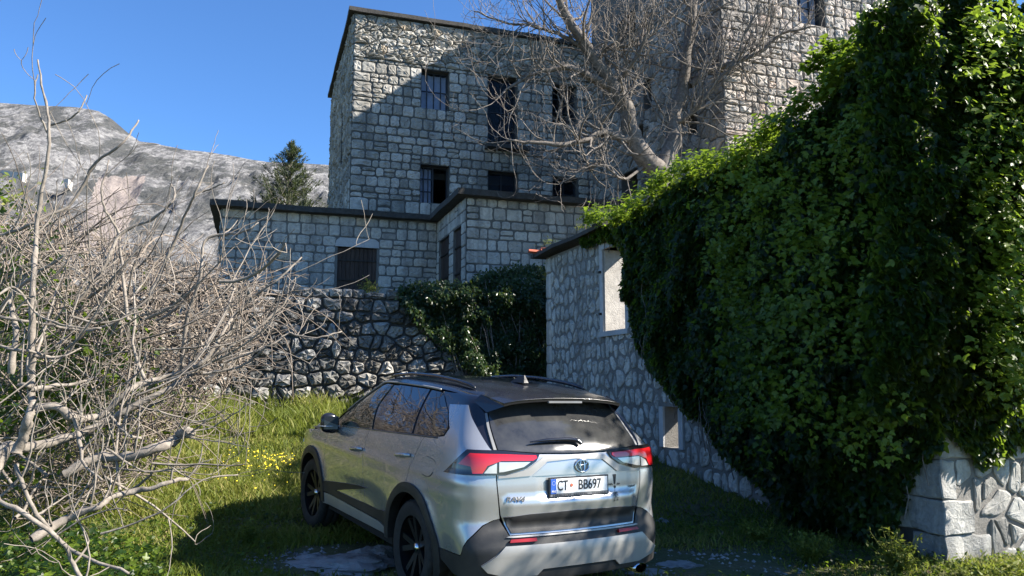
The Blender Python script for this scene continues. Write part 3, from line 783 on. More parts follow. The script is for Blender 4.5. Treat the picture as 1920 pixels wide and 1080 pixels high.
# left wall, denser towards the near corner
s = 7.4 * r_.random(n1) ** 1.15 - .1
zt, zb = top_at(s), np.maximum(bottom_at(s), -.1); z = zb + (zt - zb) * r_.random(n1)
lump = lambda s, z, sd: np.array([noise.fractal(Vector((a * 1.1 + sd, b * 1.1, sd)), .9, 2., 4) for a, b in zip(s, z)])
L = 1.25 * lump(s * 1.35, z * 1.15, 3.)
edgef = np.clip(np.minimum((z - zb) / .5, 1), 0, 1)
th = (.18 + .30 * np.clip(L + .3, 0, 1.3)) * (.35 + .65 * edgef) + .42 * np.exp(-((s - 1.15) / 1.0) ** 2) * np.clip((z - zb) / 1.6, 0, 1) ** .8 * np.clip((zt - z) / 2.4, .0, 1) * (.6 + .4 * np.clip((7.5 - s) / 2, 0, 1))
dep = th * (1 - r_.random(n1) ** 2.2 * .65)
P1 = np.stack([SK[0] + US[0] * s - DS[0] * dep, SK[1] + US[1] * s - DS[1] * dep, z], 1)
out1 = np.tile([-DS[0], -DS[1], 0.], (n1, 1))
open_ = np.clip((2.7 - s) / 1.6, 0, 1) * np.clip((z - 1.3) / .5, 0, 1)
k = r_.random(n1) > np.where(L < -.18, .35, 0); P1, out1 = P1[k], out1[k]
# top bulge
n2 = 15000
s = 7.3 * r_.random(n2) ** 1.1 - .3; a = r_.random(n2) * np.pi; zc = top_at(s) - .15
L = lump(s, a, 9.); rad = (.32 + .22 * np.clip(L + .2, 0, 1.3)) * (1 - .35 * r_.random(n2) ** 2) * np.clip((7.5 - s) / 1.8, .3, 1)
off = -.1 + np.cos(a) * rad * 1.1; hz = np.sin(a) * rad
P2_ = np.stack([SK[0] + US[0] * s - DS[0] * off, SK[1] + US[1] * s - DS[1] * off, zc + hz], 1)
out2 = np.stack([-DS[0] * np.cos(a), -DS[1] * np.cos(a), np.sin(a) + .1], 1)
# near face, hanging and bulging towards us
n3 = 38000
s = -.85 + 2.7 * r_.random(n3); low = np.interp(s, [-.85, .0, .25, .45, .7, 1.1, 1.6, 2.2, 4.2], [1.35, 1.2, 1.0, .85, .9, 1.05, 1.15, 1.1, 1.0])
zt = 5.15 + .2 * np.sin(s * 1.7 + 1); z = low + (zt - low) * r_.random(n3) ** .9
L = .9 * lump((s + 20) * 1.3, z * 1.3, 5.); bulge = np.clip((z - low) / 1.0, .12, 1)
th = (.38 + .55 * np.clip(L + .35, 0, 1.3)) * bulge * np.clip((s + 1.05) / .55, .15, 1); dep = th * (1 - r_.random(n3) ** 2.2 * .6)
P3 = np.stack([SK[0] + DS[0] * s - US[0] * dep, SK[1] + DS[1] * s - US[1] * dep, z], 1)
out3 = np.tile([-US[0], -US[1], 0.], (n3, 1))
# top of the near part
n4 = 9000
s = -.3 + 2.4 * r_.random(n4); o_ = -.4 + 1.6 * r_.random(n4); L = lump(s, o_, 15.)
P4 = np.stack([SK[0] + DS[0] * s + US[0] * o_, SK[1] + DS[1] * s + US[1] * o_, 5.0 + .35 * L + .1 * r_.random(n4)], 1)
out4 = np.tile([0, 0, 1.], (n4, 1))
# drooping sprays standing out from the mass
SP = []; SO = []
for k in range(1250):
    if r_.random() < .62:
        s0 = 6.6 * r_.random() ** 1.1; top = r_.random() < .35; s0 = s0 if top else 2.9 * r_.random(); z0 = top_at(s0) + .1 if top else r_.uniform(min(4.3, max(1.2, bottom_at(s0) + .4)), 4.4)
        o_ = .36 if top else .38 + .42 * math.exp(-((s0 - 1.15) / 1.0) ** 2) * min(1, max(0, (z0 - bottom_at(s0)) / 1.6)) ** .8 * min(1, max(0, (top_at(s0) - z0) / 2.4))
        b = np.array([SK[0] + US[0] * s0 - DS[0] * o_, SK[1] + US[1] * s0 - DS[1] * o_, z0]); dr = np.array([-DS[0], -DS[1], 0]) * (.4 if top else .5) + (np.array([-US[0], -US[1], 0]) * .9 if not top else 0)
        dr = dr + [0, 0, .8 if top else .15]
    else:
        s0 = -.3 + 1.6 * r_.random(); z0 = r_.uniform(1.5, 5.0)
        b = np.array([SK[0] + DS[0] * s0 - US[0] * .65, SK[1] + DS[1] * s0 - US[1] * .65, z0]); dr = np.array([-US[0], -US[1], .25]); top = False
    dr = dr + r_.normal(0, .35, 3); dr /= np.linalg.norm(dr); ln = r_.uniform(.12, .34) if top else r_.uniform(.25, .62)
    for q in range(14):
        t_ = r_.random(); p = b + dr * ln * t_ + np.array([0, 0, -.5 * (ln * t_) ** 2 - (0 if top else .5 * t_ * ln)]) + r_.normal(0, .045, 3)
        SP.append(p); SO.append(dr + np.array([0, 0, .4]))
SP = np.array(SP); SO = np.array(SO)
P = np.concatenate([P1, P2_, P3, P4, SP]); O = np.concatenate([out1, out2, out3, out4, SO])
nn = len(P)
Nn = O + r_.normal(0, .55, (nn, 3)) + np.array([0, 0, .30]); Tp = np.tile([0, 0, -1.], (nn, 1)) + r_.normal(0, .5, (nn, 3)) + O * .35
size = r_.uniform(.042, .095, nn) * np.where(r_.random(nn) < .25, 1.25, 1)
tone = np.clip(r_.beta(2, 3.2, nn) * .8 + .25 * fnoise(P, .9, 5., 2), 0, .8)
lit_sprays = np.zeros(nn, bool); lit_sprays[-len(SP):] = True
yn = fnoise(P[-len(SP):], .5, 11., 2); tone[-len(SP):] = np.clip(.70 + .3 * r_.random(len(SP)) + .3 * yn, .3, 1)  # sprays toned yellow-green to look sunlit: the light is in the leaf colour
size[-len(SP):] *= .8
ivy = thing('ivy', 'huge dark green ivy mass smothering the shed wall and its top', 'ivy', (SK[0], SK[1], ground_z(SK[0], SK[1])))
vis = ((P[:, 0] / P[:, 1]) < .70) & (P[:, 2] < 4.9)
dd = np.concatenate([P1[:, 0] * 0, P2_[:, 0] * 0, dep, P4[:, 0] * 0, SP[:, 0] * 0 + .5])
split_leaves(ivy, P, Nn, Tp, size, tone, 'ivy', 300, vis=vis * (dd + .05))
tb = TB()
for k in range(70):
    if k % 4: s0 = 7.0 * r_.random(); b = [SK[0] + US[0] * s0 - DS[0] * .12, SK[1] + US[1] * s0 - DS[1] * .12]
    else: s0 = 3.4 * r_.random(); b = [SK[0] + DS[0] * s0 - US[0] * .16, SK[1] + DS[1] * s0 - US[1] * .16]
    z0 = max(bottom_at(s0), 0) - r_.uniform(0, .3) if k % 4 else np.interp(s0, [0, .45, 1.6, 4], [1.3, 1.1, 1.2, 1.2]); h = r_.uniform(.6, 2); q = np.linspace(0, 1, 9)
    wob = np.cumsum(r_.normal(0, .035, (9, 2)), 0)
    tb.add(np.stack([b[0] + wob[:, 0] - L[0] * 0, b[1] + wob[:, 1], z0 + h * q], 1) - np.array(ivy.location), np.linspace(.008, .003, 9), 4, r_.random())
tb.build('stem', M['bark_tree'], ivy, kind='stuff')
# dark heart of the ivy: the old matted stems under the leaves
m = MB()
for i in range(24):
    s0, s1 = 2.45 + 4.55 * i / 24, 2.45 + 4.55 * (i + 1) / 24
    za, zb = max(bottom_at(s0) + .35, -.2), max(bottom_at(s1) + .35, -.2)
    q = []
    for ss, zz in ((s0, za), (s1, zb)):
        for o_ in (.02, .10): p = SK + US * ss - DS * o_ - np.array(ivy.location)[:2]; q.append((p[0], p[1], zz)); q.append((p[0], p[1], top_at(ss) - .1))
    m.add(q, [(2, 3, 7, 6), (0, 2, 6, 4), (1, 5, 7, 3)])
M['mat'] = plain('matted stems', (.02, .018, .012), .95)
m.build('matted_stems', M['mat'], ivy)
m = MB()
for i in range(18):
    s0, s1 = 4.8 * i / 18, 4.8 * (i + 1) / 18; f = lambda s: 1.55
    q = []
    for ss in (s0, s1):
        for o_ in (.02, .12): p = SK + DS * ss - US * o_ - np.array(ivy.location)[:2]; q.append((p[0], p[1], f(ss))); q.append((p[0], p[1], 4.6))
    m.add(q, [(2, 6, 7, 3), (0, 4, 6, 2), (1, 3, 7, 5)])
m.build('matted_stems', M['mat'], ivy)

# ------------------------------------------------------------------ shrub draped over the retaining wall
def on_wall(px, py, off): P0 = RW0 - U * off; s, z = on_face(P0, D, px, py); return P0 + D * s, z
r_ = np.random.default_rng(55)
out = [(752, 540), (775, 528), (880, 528), (905, 512), (950, 500), (1000, 492), (1060, 500), (1060, 700), (900, 705), (862, 672), (835, 640), (800, 612), (772, 585), (756, 560)]
def inside(poly, X, Y):
    r = np.zeros(len(X), bool); n = len(poly)
    for i in range(n):
        (xa, ya), (xb, yb) = poly[i], poly[(i + 1) % n]
        c = ((ya > Y) != (yb > Y)) & (X < (xb - xa) * (Y - ya) / (yb - ya + 1e-9) + xa); r ^= c
    return r
hp = [];
cx = r_.uniform(745, 1065, 30000); cy = r_.uniform(488, 712, 30000); k = inside(out, cx + r_.normal(0, 5, 30000), cy + r_.normal(0, 5, 30000)); cx, cy = cx[k], cy[k]
P = []
for x, y in zip(cx, cy):
    b, z = on_wall(x, y, .5); P.append((b[0], b[1], z))
P = np.array(P); L = fnoise(P, 1.3, 2., 3)
top = np.clip((P[:, 2] - 3.6) / .5, 0, 1)
dep = .25 + .55 * np.clip(L + .3, 0, 1.3) * (1 - .4 * top) ; dep *= (1 - .6 * r_.random(len(P)) ** 2)
P[:, 0] -= U[0] * (dep - .6); P[:, 1] -= U[1] * (dep - .6)
rt = np.array([*on_wall(900, 700, .4)[0], 0]); rt[2] = float(ground_z(rt[0], rt[1]))
hedge = thing('evergreen_shrub', 'dark evergreen shrub hanging over the retaining wall beside the shed', 'shrub', tuple(rt))
O = np.tile([-U[0], -U[1], .2], (len(P), 1)); Nn = O + r_.normal(0, .6, P.shape) + [0, 0, .25]; Tp = np.tile([0, 0, -1.], (len(P), 1)) + r_.normal(0, .7, P.shape)
size = r_.uniform(.06, .12, len(P)); tone = np.clip(r_.beta(2, 3, len(P)) + .15 * top, 0, 1)
V, F = leaves(P - rt, Nn, Tp, size, OVAL); obj('foliage', V, F, M['hedge'], hedge, False, np.repeat(tone, 5), kind='stuff')
tb = TB()
for k in range(60):
    x = r_.uniform(860, 1040); b, z = on_wall(x, 700, .2); q = np.linspace(0, 1, 7); e, ze = on_wall(x + r_.uniform(-90, 30), r_.uniform(520, 620), .1)
    PP = np.stack([b[0] + (e[0] - b[0]) * q, b[1] + (e[1] - b[1]) * q, .9 + (ze - .9) * q], 1) + np.cumsum(r_.normal(0, .03, (7, 3)), 0) - rt
    tb.add(PP, np.linspace(.02, .006, 7), 4, r_.random())
tb.build('stem', M['bark_tree'], hedge, kind='stuff')

# ------------------------------------------------------------------ bare branches
def smooth_path(P, n):
    P = np.asarray(P, float); m = len(P); t = np.linspace(0, m - 1, n); i = np.clip(t.astype(int), 0, m - 2); f = (t - i)[:, None]
    a = P[np.maximum(i - 1, 0)]; b = P[i]; c = P[i + 1]; d = P[np.minimum(i + 2, m - 1)]
    return .5 * (2 * b + (c - a) * f + (2 * a - 5 * b + 4 * c - d) * f * f + (3 * b - 3 * c + d - a) * f ** 3)

def grow(tb, p, d, ln, r0, lvl, rg, curl=.25, up=.15, kids=3, tone=.5, n=4, ratio=.62, segs=6, minr=.0022):
    """one crooked twig and its children"""
    P = [p]; q = np.array(p, float); v = d / np.linalg.norm(d); st = ln / segs
    ax = rg.normal(0, curl, 3) * .4
    for k in range(segs):
        v = v + ax + rg.normal(0, curl, 3) * .55 + np.array([0, 0, up]) * .3; v /= np.linalg.norm(v); q = q + v * st; P.append(q.copy())
    P = np.array(P); r = np.linspace(r0, max(r0 * .45, minr), segs + 1); tb.add(P, r, n if r0 > .012 else 3, tone)
    if lvl <= 0: return
    for k in range(kids):
        i = rg.integers(1, segs + 1) if k else segs; b = P[i]; dv = P[i] - P[i - 1]; dv /= np.linalg.norm(dv)
        nd = dv + rg.normal(0, .62, 3); grow(tb, b, nd, ln * ratio * rg.uniform(.7, 1.25), r[i] * .72, lvl - 1, rg, curl, up, kids, np.clip(tone + rg.normal(0, .12), 0, 1), n, ratio, segs, minr)

# old tree behind the shed
rg = np.random.default_rng(77)
TY = 17.2
lim = [
 ([(1232, 470), (1236, 400), (1240, 320)], [0, 0, 0], .34, .30),
 ([(1240, 325), (1205, 293), (1182, 245), (1172, 200), (1150, 162), (1118, 115), (1092, 75), (1062, 30), (1035, -30)], [0, -.2, -.3, -.4, -.6, -.8, -1, -1.2, -1.4], .25, .07),
 ([(1240, 325), (1262, 262), (1264, 215), (1280, 165), (1287, 100), (1298, 45), (1306, -40)], [0, .2, .3, .3, .2, .1, 0], .22, .07),
 ([(1190, 262), (1160, 258), (1130, 246), (1100, 262), (1050, 272), (1000, 268), (950, 262)], [-.3, -.5, -.8, -1.1, -1.4, -1.6, -1.8], .11, .022),
 ([(1155, 168), (1120, 150), (1075, 128), (1030, 132), (985, 145), (930, 185)], [-.5, -.8, -1, -1.1, -1.2, -1.3], .10, .02),
 ([(1120, 118), (1132, 95), (1165, 86), (1195, 84), (1230, 60)], [-.8, -.8, -.7, -.6, -.4], .07, .02),
 ([(1292, 160), (1330, 132), (1372, 118), (1420, 100), (1470, 62), (1530, 50)], [.3, .2, 0, -.2, -.3, -.4], .09, .018),
 ([(1264, 232), (1300, 210), (1345, 150), (1375, 122), (1400, 60), (1420, 10)], [.2, -.1, -.4, -.6, -.8, -1], .06, .018),
 ([(1180, 238), (1160, 200), (1130, 160), (1100, 90), (1110, 30), (1130, -20)], [-.3, -.1, .2, .4, .5, .6], .07, .02),
 ([(1105, 95), (1060, 70), (1000, 50), (940, 40), (890, 20)], [-.9, -1, -1.1, -1.2, -1.3], .05, .014),
 ([(1215, 305), (1170, 335), (1130, 310), (1090, 320), (1050, 345)], [-.1, -.6, -.9, -1.1, -1.3], .04, .012),
 ([(1150, 162), (1185, 120), (1210, 70), (1225, 10)], [-.5, -.9, -1.2, -1.5], .055, .016),
]
tz = float(ground_z(3.3, TY)); trunk0 = at(1232, 470, TY); base = np.array([trunk0[0], trunk0[1], TERR])
tree = thing('bare_tree', 'large leafless tree with two main limbs in front of the stone tower', 'tree', tuple(base))
tb = TB()
for li, (pp, dy, r0, r1) in enumerate(lim):
    P = np.array([at(x, y, TY + e) for (x, y), e in zip(pp, dy)])
    if li == 0: P = np.concatenate([[base + [0, 0, -.3]], P])
    P = smooth_path(P, len(P) * 4) + rg.normal(0, .012, (len(P) * 4, 3)); rr = np.linspace(r0, r1, len(P)) * rg.uniform(.93, 1.07, len(P))
    V, F = tube_np(P - base, rr, 9); obj('trunk' if li == 0 else 'limb', V, F, M['bark_tree'], tree, True, .35)
    if li == 0: continue
    for k in range(int(len(P) * (1.0 if li in (1, 2) else .9 if li in (3, 4) else 1.4))):
        i = rg.integers(4, len(P)); dv = P[i] - P[i - 1]; dv /= np.linalg.norm(dv)
        grow(tb, P[i] - base, dv * .7 + rg.normal(0, .75, 3) + [0, 0, .1], rg.uniform(.7, 1.5), min(rr[i] * .5, .034), 3, rg, .26, .38, 2, rg.uniform(.35, .95), ratio=.66, minr=.0045)
tb.build('twigs', M['bark_tree'], tree, kind='stuff')

# conifer behind the annex
cp = at(541, 392, 32.); ch = at(540, 264, 32.)[2]
cb = np.array([cp[0], cp[1], TERR]); con = thing('conifer', 'small dark conifer standing behind the roof of the low annex', 'tree', tuple(cb))
m = MB(); m.tube([(0, 0, 0), (0, 0, (ch - TERR) * .6), (0, 0, ch - TERR)], [.22, .12, .02], 8); m.build('trunk', M['bark_tree'], con, True)
CP3 = []; CO = []; r_ = np.random.default_rng(9); tb = TB()
for k in range(150):
    h = r_.random() ** .7; z0 = (ch - TERR) * (.22 + .76 * h); ln = 2.75 * (1 - h) ** .92 * r_.uniform(.45, 1.2) + .08; a = r_.uniform(0, 6.283)
    dr = np.array([math.cos(a), math.sin(a), .55]); q = np.linspace(0, 1, 8)[:, None]; Pq = np.array([0, 0, z0]) + dr * ln * q + np.array([0, 0, .25]) * q ** 2 * ln
    tb.add(Pq, np.linspace(.025, .006, 8), 3, .5)
    nl = int(75 * ln + 16); t_ = r_.random(nl) ** .7; pos = np.array([0, 0, z0]) + dr * ln * t_[:, None] + np.array([0, 0, .25]) * (t_ ** 2)[:, None] * ln + r_.normal(0, .05, (nl, 3))
    CP3.append(pos); CO.append(np.tile(dr + [0, 0, .5], (nl, 1)))
P = np.concatenate(CP3); O = np.concatenate(CO)
V, F = leaves(P, r_.normal(0, 1, P.shape), O + r_.normal(0, .5, P.shape), r_.uniform(.10, .24, len(P)), OVAL, .38)
obj('crown', V, F, M['needle'], con, False, np.repeat(np.clip(r_.random(len(P)) * .8, 0, 1), 5), kind='stuff'); tb.build('branches', M['bark_tree'], con, kind='stuff')

# ------------------------------------------------------------------ pale fig tree in the left foreground
rg = np.random.default_rng(123)
figs = [  # pixels along the branch, distance at each end, radius at each end
 ([(-60, 1010), (3, 852), (25, 838), (60, 838), (139, 817), (200, 790), (250, 762), (330, 720), (400, 668), (440, 610)], 6.2, 7.6, .060, .018),
 ([(30, 850), (44, 818), (55, 782), (60, 768), (58, 725), (60, 640), (61, 551), (66, 470), (71, 404), (88, 303), (92, 233), (83, 180), (70, 112)], 6.1, 6.3, .045, .007),
 ([(60, 768), (106, 763), (139, 785), (168, 783), (200, 772), (236, 735), (262, 720), (310, 706), (350, 690), (385, 650), (420, 590), (440, 540)], 6.1, 7.2, .042, .010),
 ([(58, 728), (50, 722), (33, 722)], 6.1, 6.0, .026, .016),
 ([(58, 730), (95, 724), (150, 718), (180, 705)], 6.1, 6.5, .022, .010),
 ([(120, 890), (176, 860), (215, 858), (245, 855), (296, 839), (324, 828), (340, 812), (359, 812)], 6.2, 6.5, .042, .046),
 ([(60, 1010), (116, 978), (150, 962), (185, 950), (208, 932), (250, 922), (288, 915), (324, 902), (352, 897)], 5.6, 6.3, .034, .016),
 ([(-10, 430), (0, 441), (60, 420), (81, 408), (134, 380), (179, 307), (228, 270), (245, 248), (261, 225)], 6.6, 6.7, .020, .008),
 ([(92, 235), (134, 221), (150, 205), (163, 180)], 6.3, 6.3, .009, .006),
 ([(88, 250), (66, 190), (70, 140)], 6.3, 6.2, .009, .005),
 ([(150, 560), (195, 500), (228, 437), (285, 412), (322, 380), (328, 360), (318, 343)], 6.8, 7.0, .020, .007),
 ([(240, 600), (228, 500), (222, 437), (195, 388), (192, 350), (205, 300)], 6.9, 6.8, .018, .006),
 ([(280, 560), (320, 470), (346, 408), (366, 363), (380, 330), (391, 310)], 7.2, 7.0, .020, .008),
 ([(366, 363), (390, 356), (420, 343)], 7.1, 7.1, .010, .006),
 ([(340, 700), (350, 600), (375, 520), (385, 451), (420, 440), (448, 437), (470, 428), (485, 417)], 7.4, 7.2, .022, .007),
 ([(350, 690), (380, 680), (420, 620), (440, 590), (476, 555), (520, 525), (566, 482)], 7.2, 7.6, .026, .008),
 ([(400, 668), (450, 640), (500, 600), (540, 560), (555, 520)], 7.3, 7.7, .018, .007),
 ([(420, 680), (500, 650), (540, 626), (556, 629), (598, 633), (641, 621)], 7.2, 7.4, .012, .007),
 ([(380, 700), (440, 690), (480, 668), (512, 640)], 7.2, 7.2, .018, .008),
 ([(139, 785), (150, 830), (158, 870), (190, 900)], 6.2, 6.0, .020, .008),
 ([(200, 772), (215, 790), (240, 815), (265, 822)], 6.3, 6.3, .016, .012),
 ([(-20, 640), (20, 655), (60, 660), (100, 670), (130, 660), (160, 610), (220, 560)], 6.0, 6.3, .014, .007),
 ([(-30, 590), (40, 600), (100, 610), (170, 620), (240, 590), (300, 540)], 6.3, 6.8, .016, .007),
 ([(20, 700), (30, 620), (20, 560), (60, 520), (120, 480)], 6.4, 6.4, .030, .012),
 ([(-10, 560), (30, 540), (70, 590), (130, 612), (190, 615)], 5.9, 6.1, .012, .007),
 ([(352, 812), (400, 800), (440, 775), (470, 755)], 6.4, 6.5, .008, .004),
 ([(350, 820), (420, 830), (470, 840)], 6.4, 6.3, .007, .003),
 ([(190, 1000), (300, 960), (380, 900), (446, 890)], 5.4, 5.8, .008, .004),
 ([(-20, 930), (40, 960), (110, 1010), (140, 1060), (160, 1100)], 5.0, 5.0, .018, .012),
 ([(30, 870), (60, 950), (100, 1000), (150, 1040), (240, 1075)], 5.3, 5.2, .015, .010),
 ([(250, 760), (330, 780), (380, 790), (430, 762)], 6.6, 6.6, .010, .004),
 ([(200, 840), (260, 880), (330, 880), (400, 860)], 6.0, 6.2, .010, .004),
]
fb_ = at(-60, 1010, 6.2); fb_[2] = float(ground_z(fb_[0], fb_[1]))
fig = thing('bare_fig_tree', 'pale grey leafless fig tree spreading thick crooked branches over the left foreground', 'tree', tuple(fb_))
tb = TB()
for li, (pp, y0, y1, r0, r1) in enumerate(figs):
    n = len(pp); P = np.array([at(x, y, y0 + (y1 - y0) * k / (n - 1) + .06 * math.sin(k * 1.7 + li)) for k, (x, y) in enumerate(pp)])
    P = smooth_path(P, n * 4); mm = len(P); knob = 1 + .12 * np.clip(rg.normal(0, 1, mm), -1, 2); rr = np.linspace(r0, r1, mm) * knob * .92
    P = P + rg.normal(0, .0035, P.shape)
    V, F = tube_np(P - fb_, rr, 8); F = [tuple(f) for f in F] + [tuple(range(len(V) - 8, len(V)))]
    obj('branch', V, F, M['bark_fig'], fig, True, .75)
    cnt = int(mm * (.16 if li < 3 else .22))
    for k in range(cnt):
        i = rg.integers(2, mm)
        if P[i][2] > 2.9 and rg.random() < .65: continue; dv = P[i] - P[i - 1]; dv /= np.linalg.norm(dv)
        grow(tb, P[i] - fb_, dv * .8 + rg.normal(0, .6, 3) + [0, 0, .35], rg.uniform(.22, .6), min(rr[i] * .6, .011), 1, rg, .22, .45, 2, rg.uniform(.55, 1), 4, .6, minr=.0035)
for k in range(80):     # loose inner branches of the same tree
    px, py = rg.uniform(-60, 430), rg.uniform(430, 980)
    if px > 300 and py > 760: continue
    Yq = rg.uniform(5.9, 8.4); p = at(px, py, Yq); d = np.array([rg.uniform(-.3, 1.), rg.uniform(-.3, .4), rg.uniform(-.35, .6)])
    if p[2] < ground_z(p[0], p[1]) + .1 or py < 520: continue
    grow(tb, p - fb_, d, rg.uniform(.5, 1.2), rg.uniform(.008, .017), 2, rg, .20, .35, 2, rg.uniform(.4, 1), 5, .62, minr=.0032)
tb.build('twigs', M['bark_fig'], fig, kind='stuff')

# thicket of thin brown stems behind it
outl = [(-80, 400), (20, 430), (60, 410), (110, 440), (150, 430), (200, 470), (260, 470), (300, 495), (370, 510), (400, 530), (470, 530), (505, 575), (495, 640), (440, 720), (400, 750), (370, 770), (330, 840), (250, 900), (150, 960), (-80, 1000)]
tb = TB(); tb0 = at(120, 800, 9.2); tb0[2] = float(ground_z(tb0[0], tb0[1]))
th_ = thing('bramble_thicket', 'dense tangle of dry pinkish brown stems behind the pale fig branches', 'thicket', tuple(tb0))
cx = rg.uniform(-90, 510, 3700); cy = rg.uniform(320, 1000, 3700); k = inside(outl, cx, cy); cx, cy = cx[k], cy[k]
for x, y in zip(cx, cy):
    p = at(x, y, rg.uniform(8.2, 10.6) if rg.random() < .8 else rg.uniform(7.2, 8.2))
    if p[2] < ground_z(p[0], p[1]): continue
    d = np.array([rg.normal(.25, .6), rg.normal(0, .4), rg.normal(.45, .45)]); ln = rg.uniform(.4, 1.2); segs = 7; v = d / np.linalg.norm(d); q = p.copy(); PP = [q.copy()]
    ax = rg.normal(0, .16, 3)
    for s_ in range(segs): v = v + ax + rg.normal(0, .10, 3) - np.array([0, 0, .05]); v /= np.linalg.norm(v); q = q + v * ln / segs; PP.append(q.copy())
    tb.add(np.array(PP) - tb0, np.linspace(rg.uniform(.0045, .012), .003, segs + 1), 3, np.clip(rg.normal(.5, .28), 0, 1))
tb.build('stems', M['bark_thicket'], th_, kind='stuff')
n_ = 5000; cx = rg.uniform(-90, 510, n_); cy = rg.uniform(360, 1000, n_); k = inside(outl, cx, cy + 10); cx, cy = cx[k], cy[k]
P = np.array([at(x, y, yy) for x, y, yy in zip(cx, cy, rg.uniform(9.2, 11, len(cx)))]); P = P[P[:, 2] > ground_z(P[:, 0], P[:, 1])]
V, F = leaves(P - tb0, rg.normal(0, 1, P.shape), rg.normal(0, 1, P.shape), rg.uniform(.05, .13, len(P)), OVAL, .7); obj('dry_leaves', V, F, M['dryleaf'], th_, False, np.repeat(rg.random(len(P)), 5), kind='stuff')
# evergreen ivy clumps inside the thicket and on the ground at the left
def clump(px, py, Yd, n, sx, sy, mat, label, tpl=IVY, sz=(.05, .1), flat=0):
    c = at(px, py, Yd); q = c + rg.normal(0, 1, (n, 3)) * [sx, .25, sy]; q[:, 2] = np.maximum(q[:, 2], ground_z(q[:, 0], q[:, 1]) + .03)
    b = np.array([c[0], c[1], float(ground_z(c[0], c[1]))]); V, F = leaves(q - b, rg.normal(0, .6, q.shape) + [0, -.6, .5], rg.normal(0, 1, q.shape) + [0, 0, -.6], rg.uniform(*sz, n), tpl)
    o = obj('ivy_clump', V, F, M[mat], None, False, np.repeat(np.clip(rg.beta(2, 2.5, n), 0, 1), len(tpl[0])), loc=b); tag(o, label, 'ivy', kind='stuff'); return o
clump(170, 690, 8.2, 700, .34, .30, 'ivy', 'dark ivy clump inside the thicket beside the pale forked branch')
clump(20, 555, 8.6, 800, .30, .5, 'ivy', 'dark ivy clump at the left edge behind the branches')
clump(20, 760, 7.6, 900, .5, .35, 'ivy', 'low dark ivy clump beneath the fig trunk at the far left')
clump(15, 370, 9.5, 160, .14, .18, 'grass', 'yellowish green leafy tuft at the left edge above the thicket', OVAL)
# ------------------------------------------------------------------ grass, weeds, ivy on the ground
def lawn(n, xr, yr, hmin, hmax, keep, seed, tone_=(0.1, .9), wd=.0045):
    g = np.random.default_rng(seed); x = g.uniform(*xr, n); y = g.uniform(*yr, n); k = keep(x, y, g); x, y = x[k], y[k]; n = len(x)
    z = ground_z(x, y) - .02; nz = np.sin(x * 2.3 + 1.1 * np.sin(y * 1.9)) * np.sin(y * 2.7 + x) ; h = g.uniform(hmin, hmax, n) * (1 + .35 * nz); a = g.uniform(0, 6.283, n)
    lean = g.normal(0, .45, (n, 2)) * h[:, None]; wv = wd * g.uniform(.6, 1.6, n) * (1 + y / 14)
    sx, sy = np.cos(a) * wv, np.sin(a) * wv
    V = np.stack([np.stack([x - sx, y - sy, z], 1), np.stack([x + sx, y + sy, z], 1), np.stack([x + lean[:, 0] * .35 + sx * .7, y + lean[:, 1] * .35 + sy * .7, z + h * .6], 1), np.stack([x + lean[:, 0] * .35 - sx * .7, y + lean[:, 1] * .35 - sy * .7, z + h * .6], 1), np.stack([x + lean[:, 0], y + lean[:, 1], z + h], 1)], 1)
    b = np.arange(n)[:, None] * 5; F = np.concatenate([b + [0, 1, 2], b + [0, 2, 3], b + [3, 2, 4]]).reshape(-1, 3)
    dry = np.sin(x * 1.3 + 2 * np.sin(y * .8)) * np.sin(y * 1.1 - x * .6); tn = np.clip(g.uniform(*tone_, n) + .22 * nz + .35 * (dry > .45) * g.random(n), 0, 1); return V.reshape(-1, 3), F, np.repeat(tn, 5)
def shed_side(x, y): q = (x - SK[0]) * (-DS[0]) + (y - SK[1]) * (-DS[1]); return q   # distance to the left of the shed wall plane
def behind_wall(x, y): return ((x - RW0[0]) * U[0] + (y - RW0[1]) * U[1]) > -.03
def keep_main(x, y, g):
    k = (shed_side(x, y) > 0) | (((x - SK[0]) * US[0] + (y - SK[1]) * US[1]) < 0)
    k &= ~behind_wall(x, y) & (np.abs(x / y) < .80)
    patch = np.exp(-(((x + 1.55) / .72) ** 2 + ((y - 7.35) / .55) ** 4)) + np.exp(-(((x - 1.75) / .8) ** 2 + ((y - 7.2) / .5) ** 4))
    return k & (g.random(len(x)) > patch * 1.8)
M['grassy'] = M['grass']
parts_ = [lawn(16000, (-1.2, 4), (11.5, 16.6), .06, .2, keep_main, 9, wd=.0055), lawn(90000, (-5.6, 5), (5.2, 12), .03, .11, keep_main, 1), lawn(52000, (-7, -1), (9, 16.4), .05, .16, keep_main, 2, wd=.0055),
          lawn(14000, (-7.5, 1), (13.4, 17), .14, .42, keep_main, 3, (.2, .7), wd=.006), lawn(9000, (-3.2, -1.4), (5.2, 8.4), .05, .16, keep_main, 4, (.1, .5))]
V = np.concatenate([p[0] for p in parts_]); off = np.cumsum([0] + [len(p[0]) for p in parts_[:-1]]); F = np.concatenate([p[1] + o for p, o in zip(parts_, off)])
g_ = obj('grass', V, F, M['grass'], None, False, np.concatenate([p[2] for p in parts_])); tag(g_, 'short spring grass covering the ground round the car', 'grass', kind='stuff')
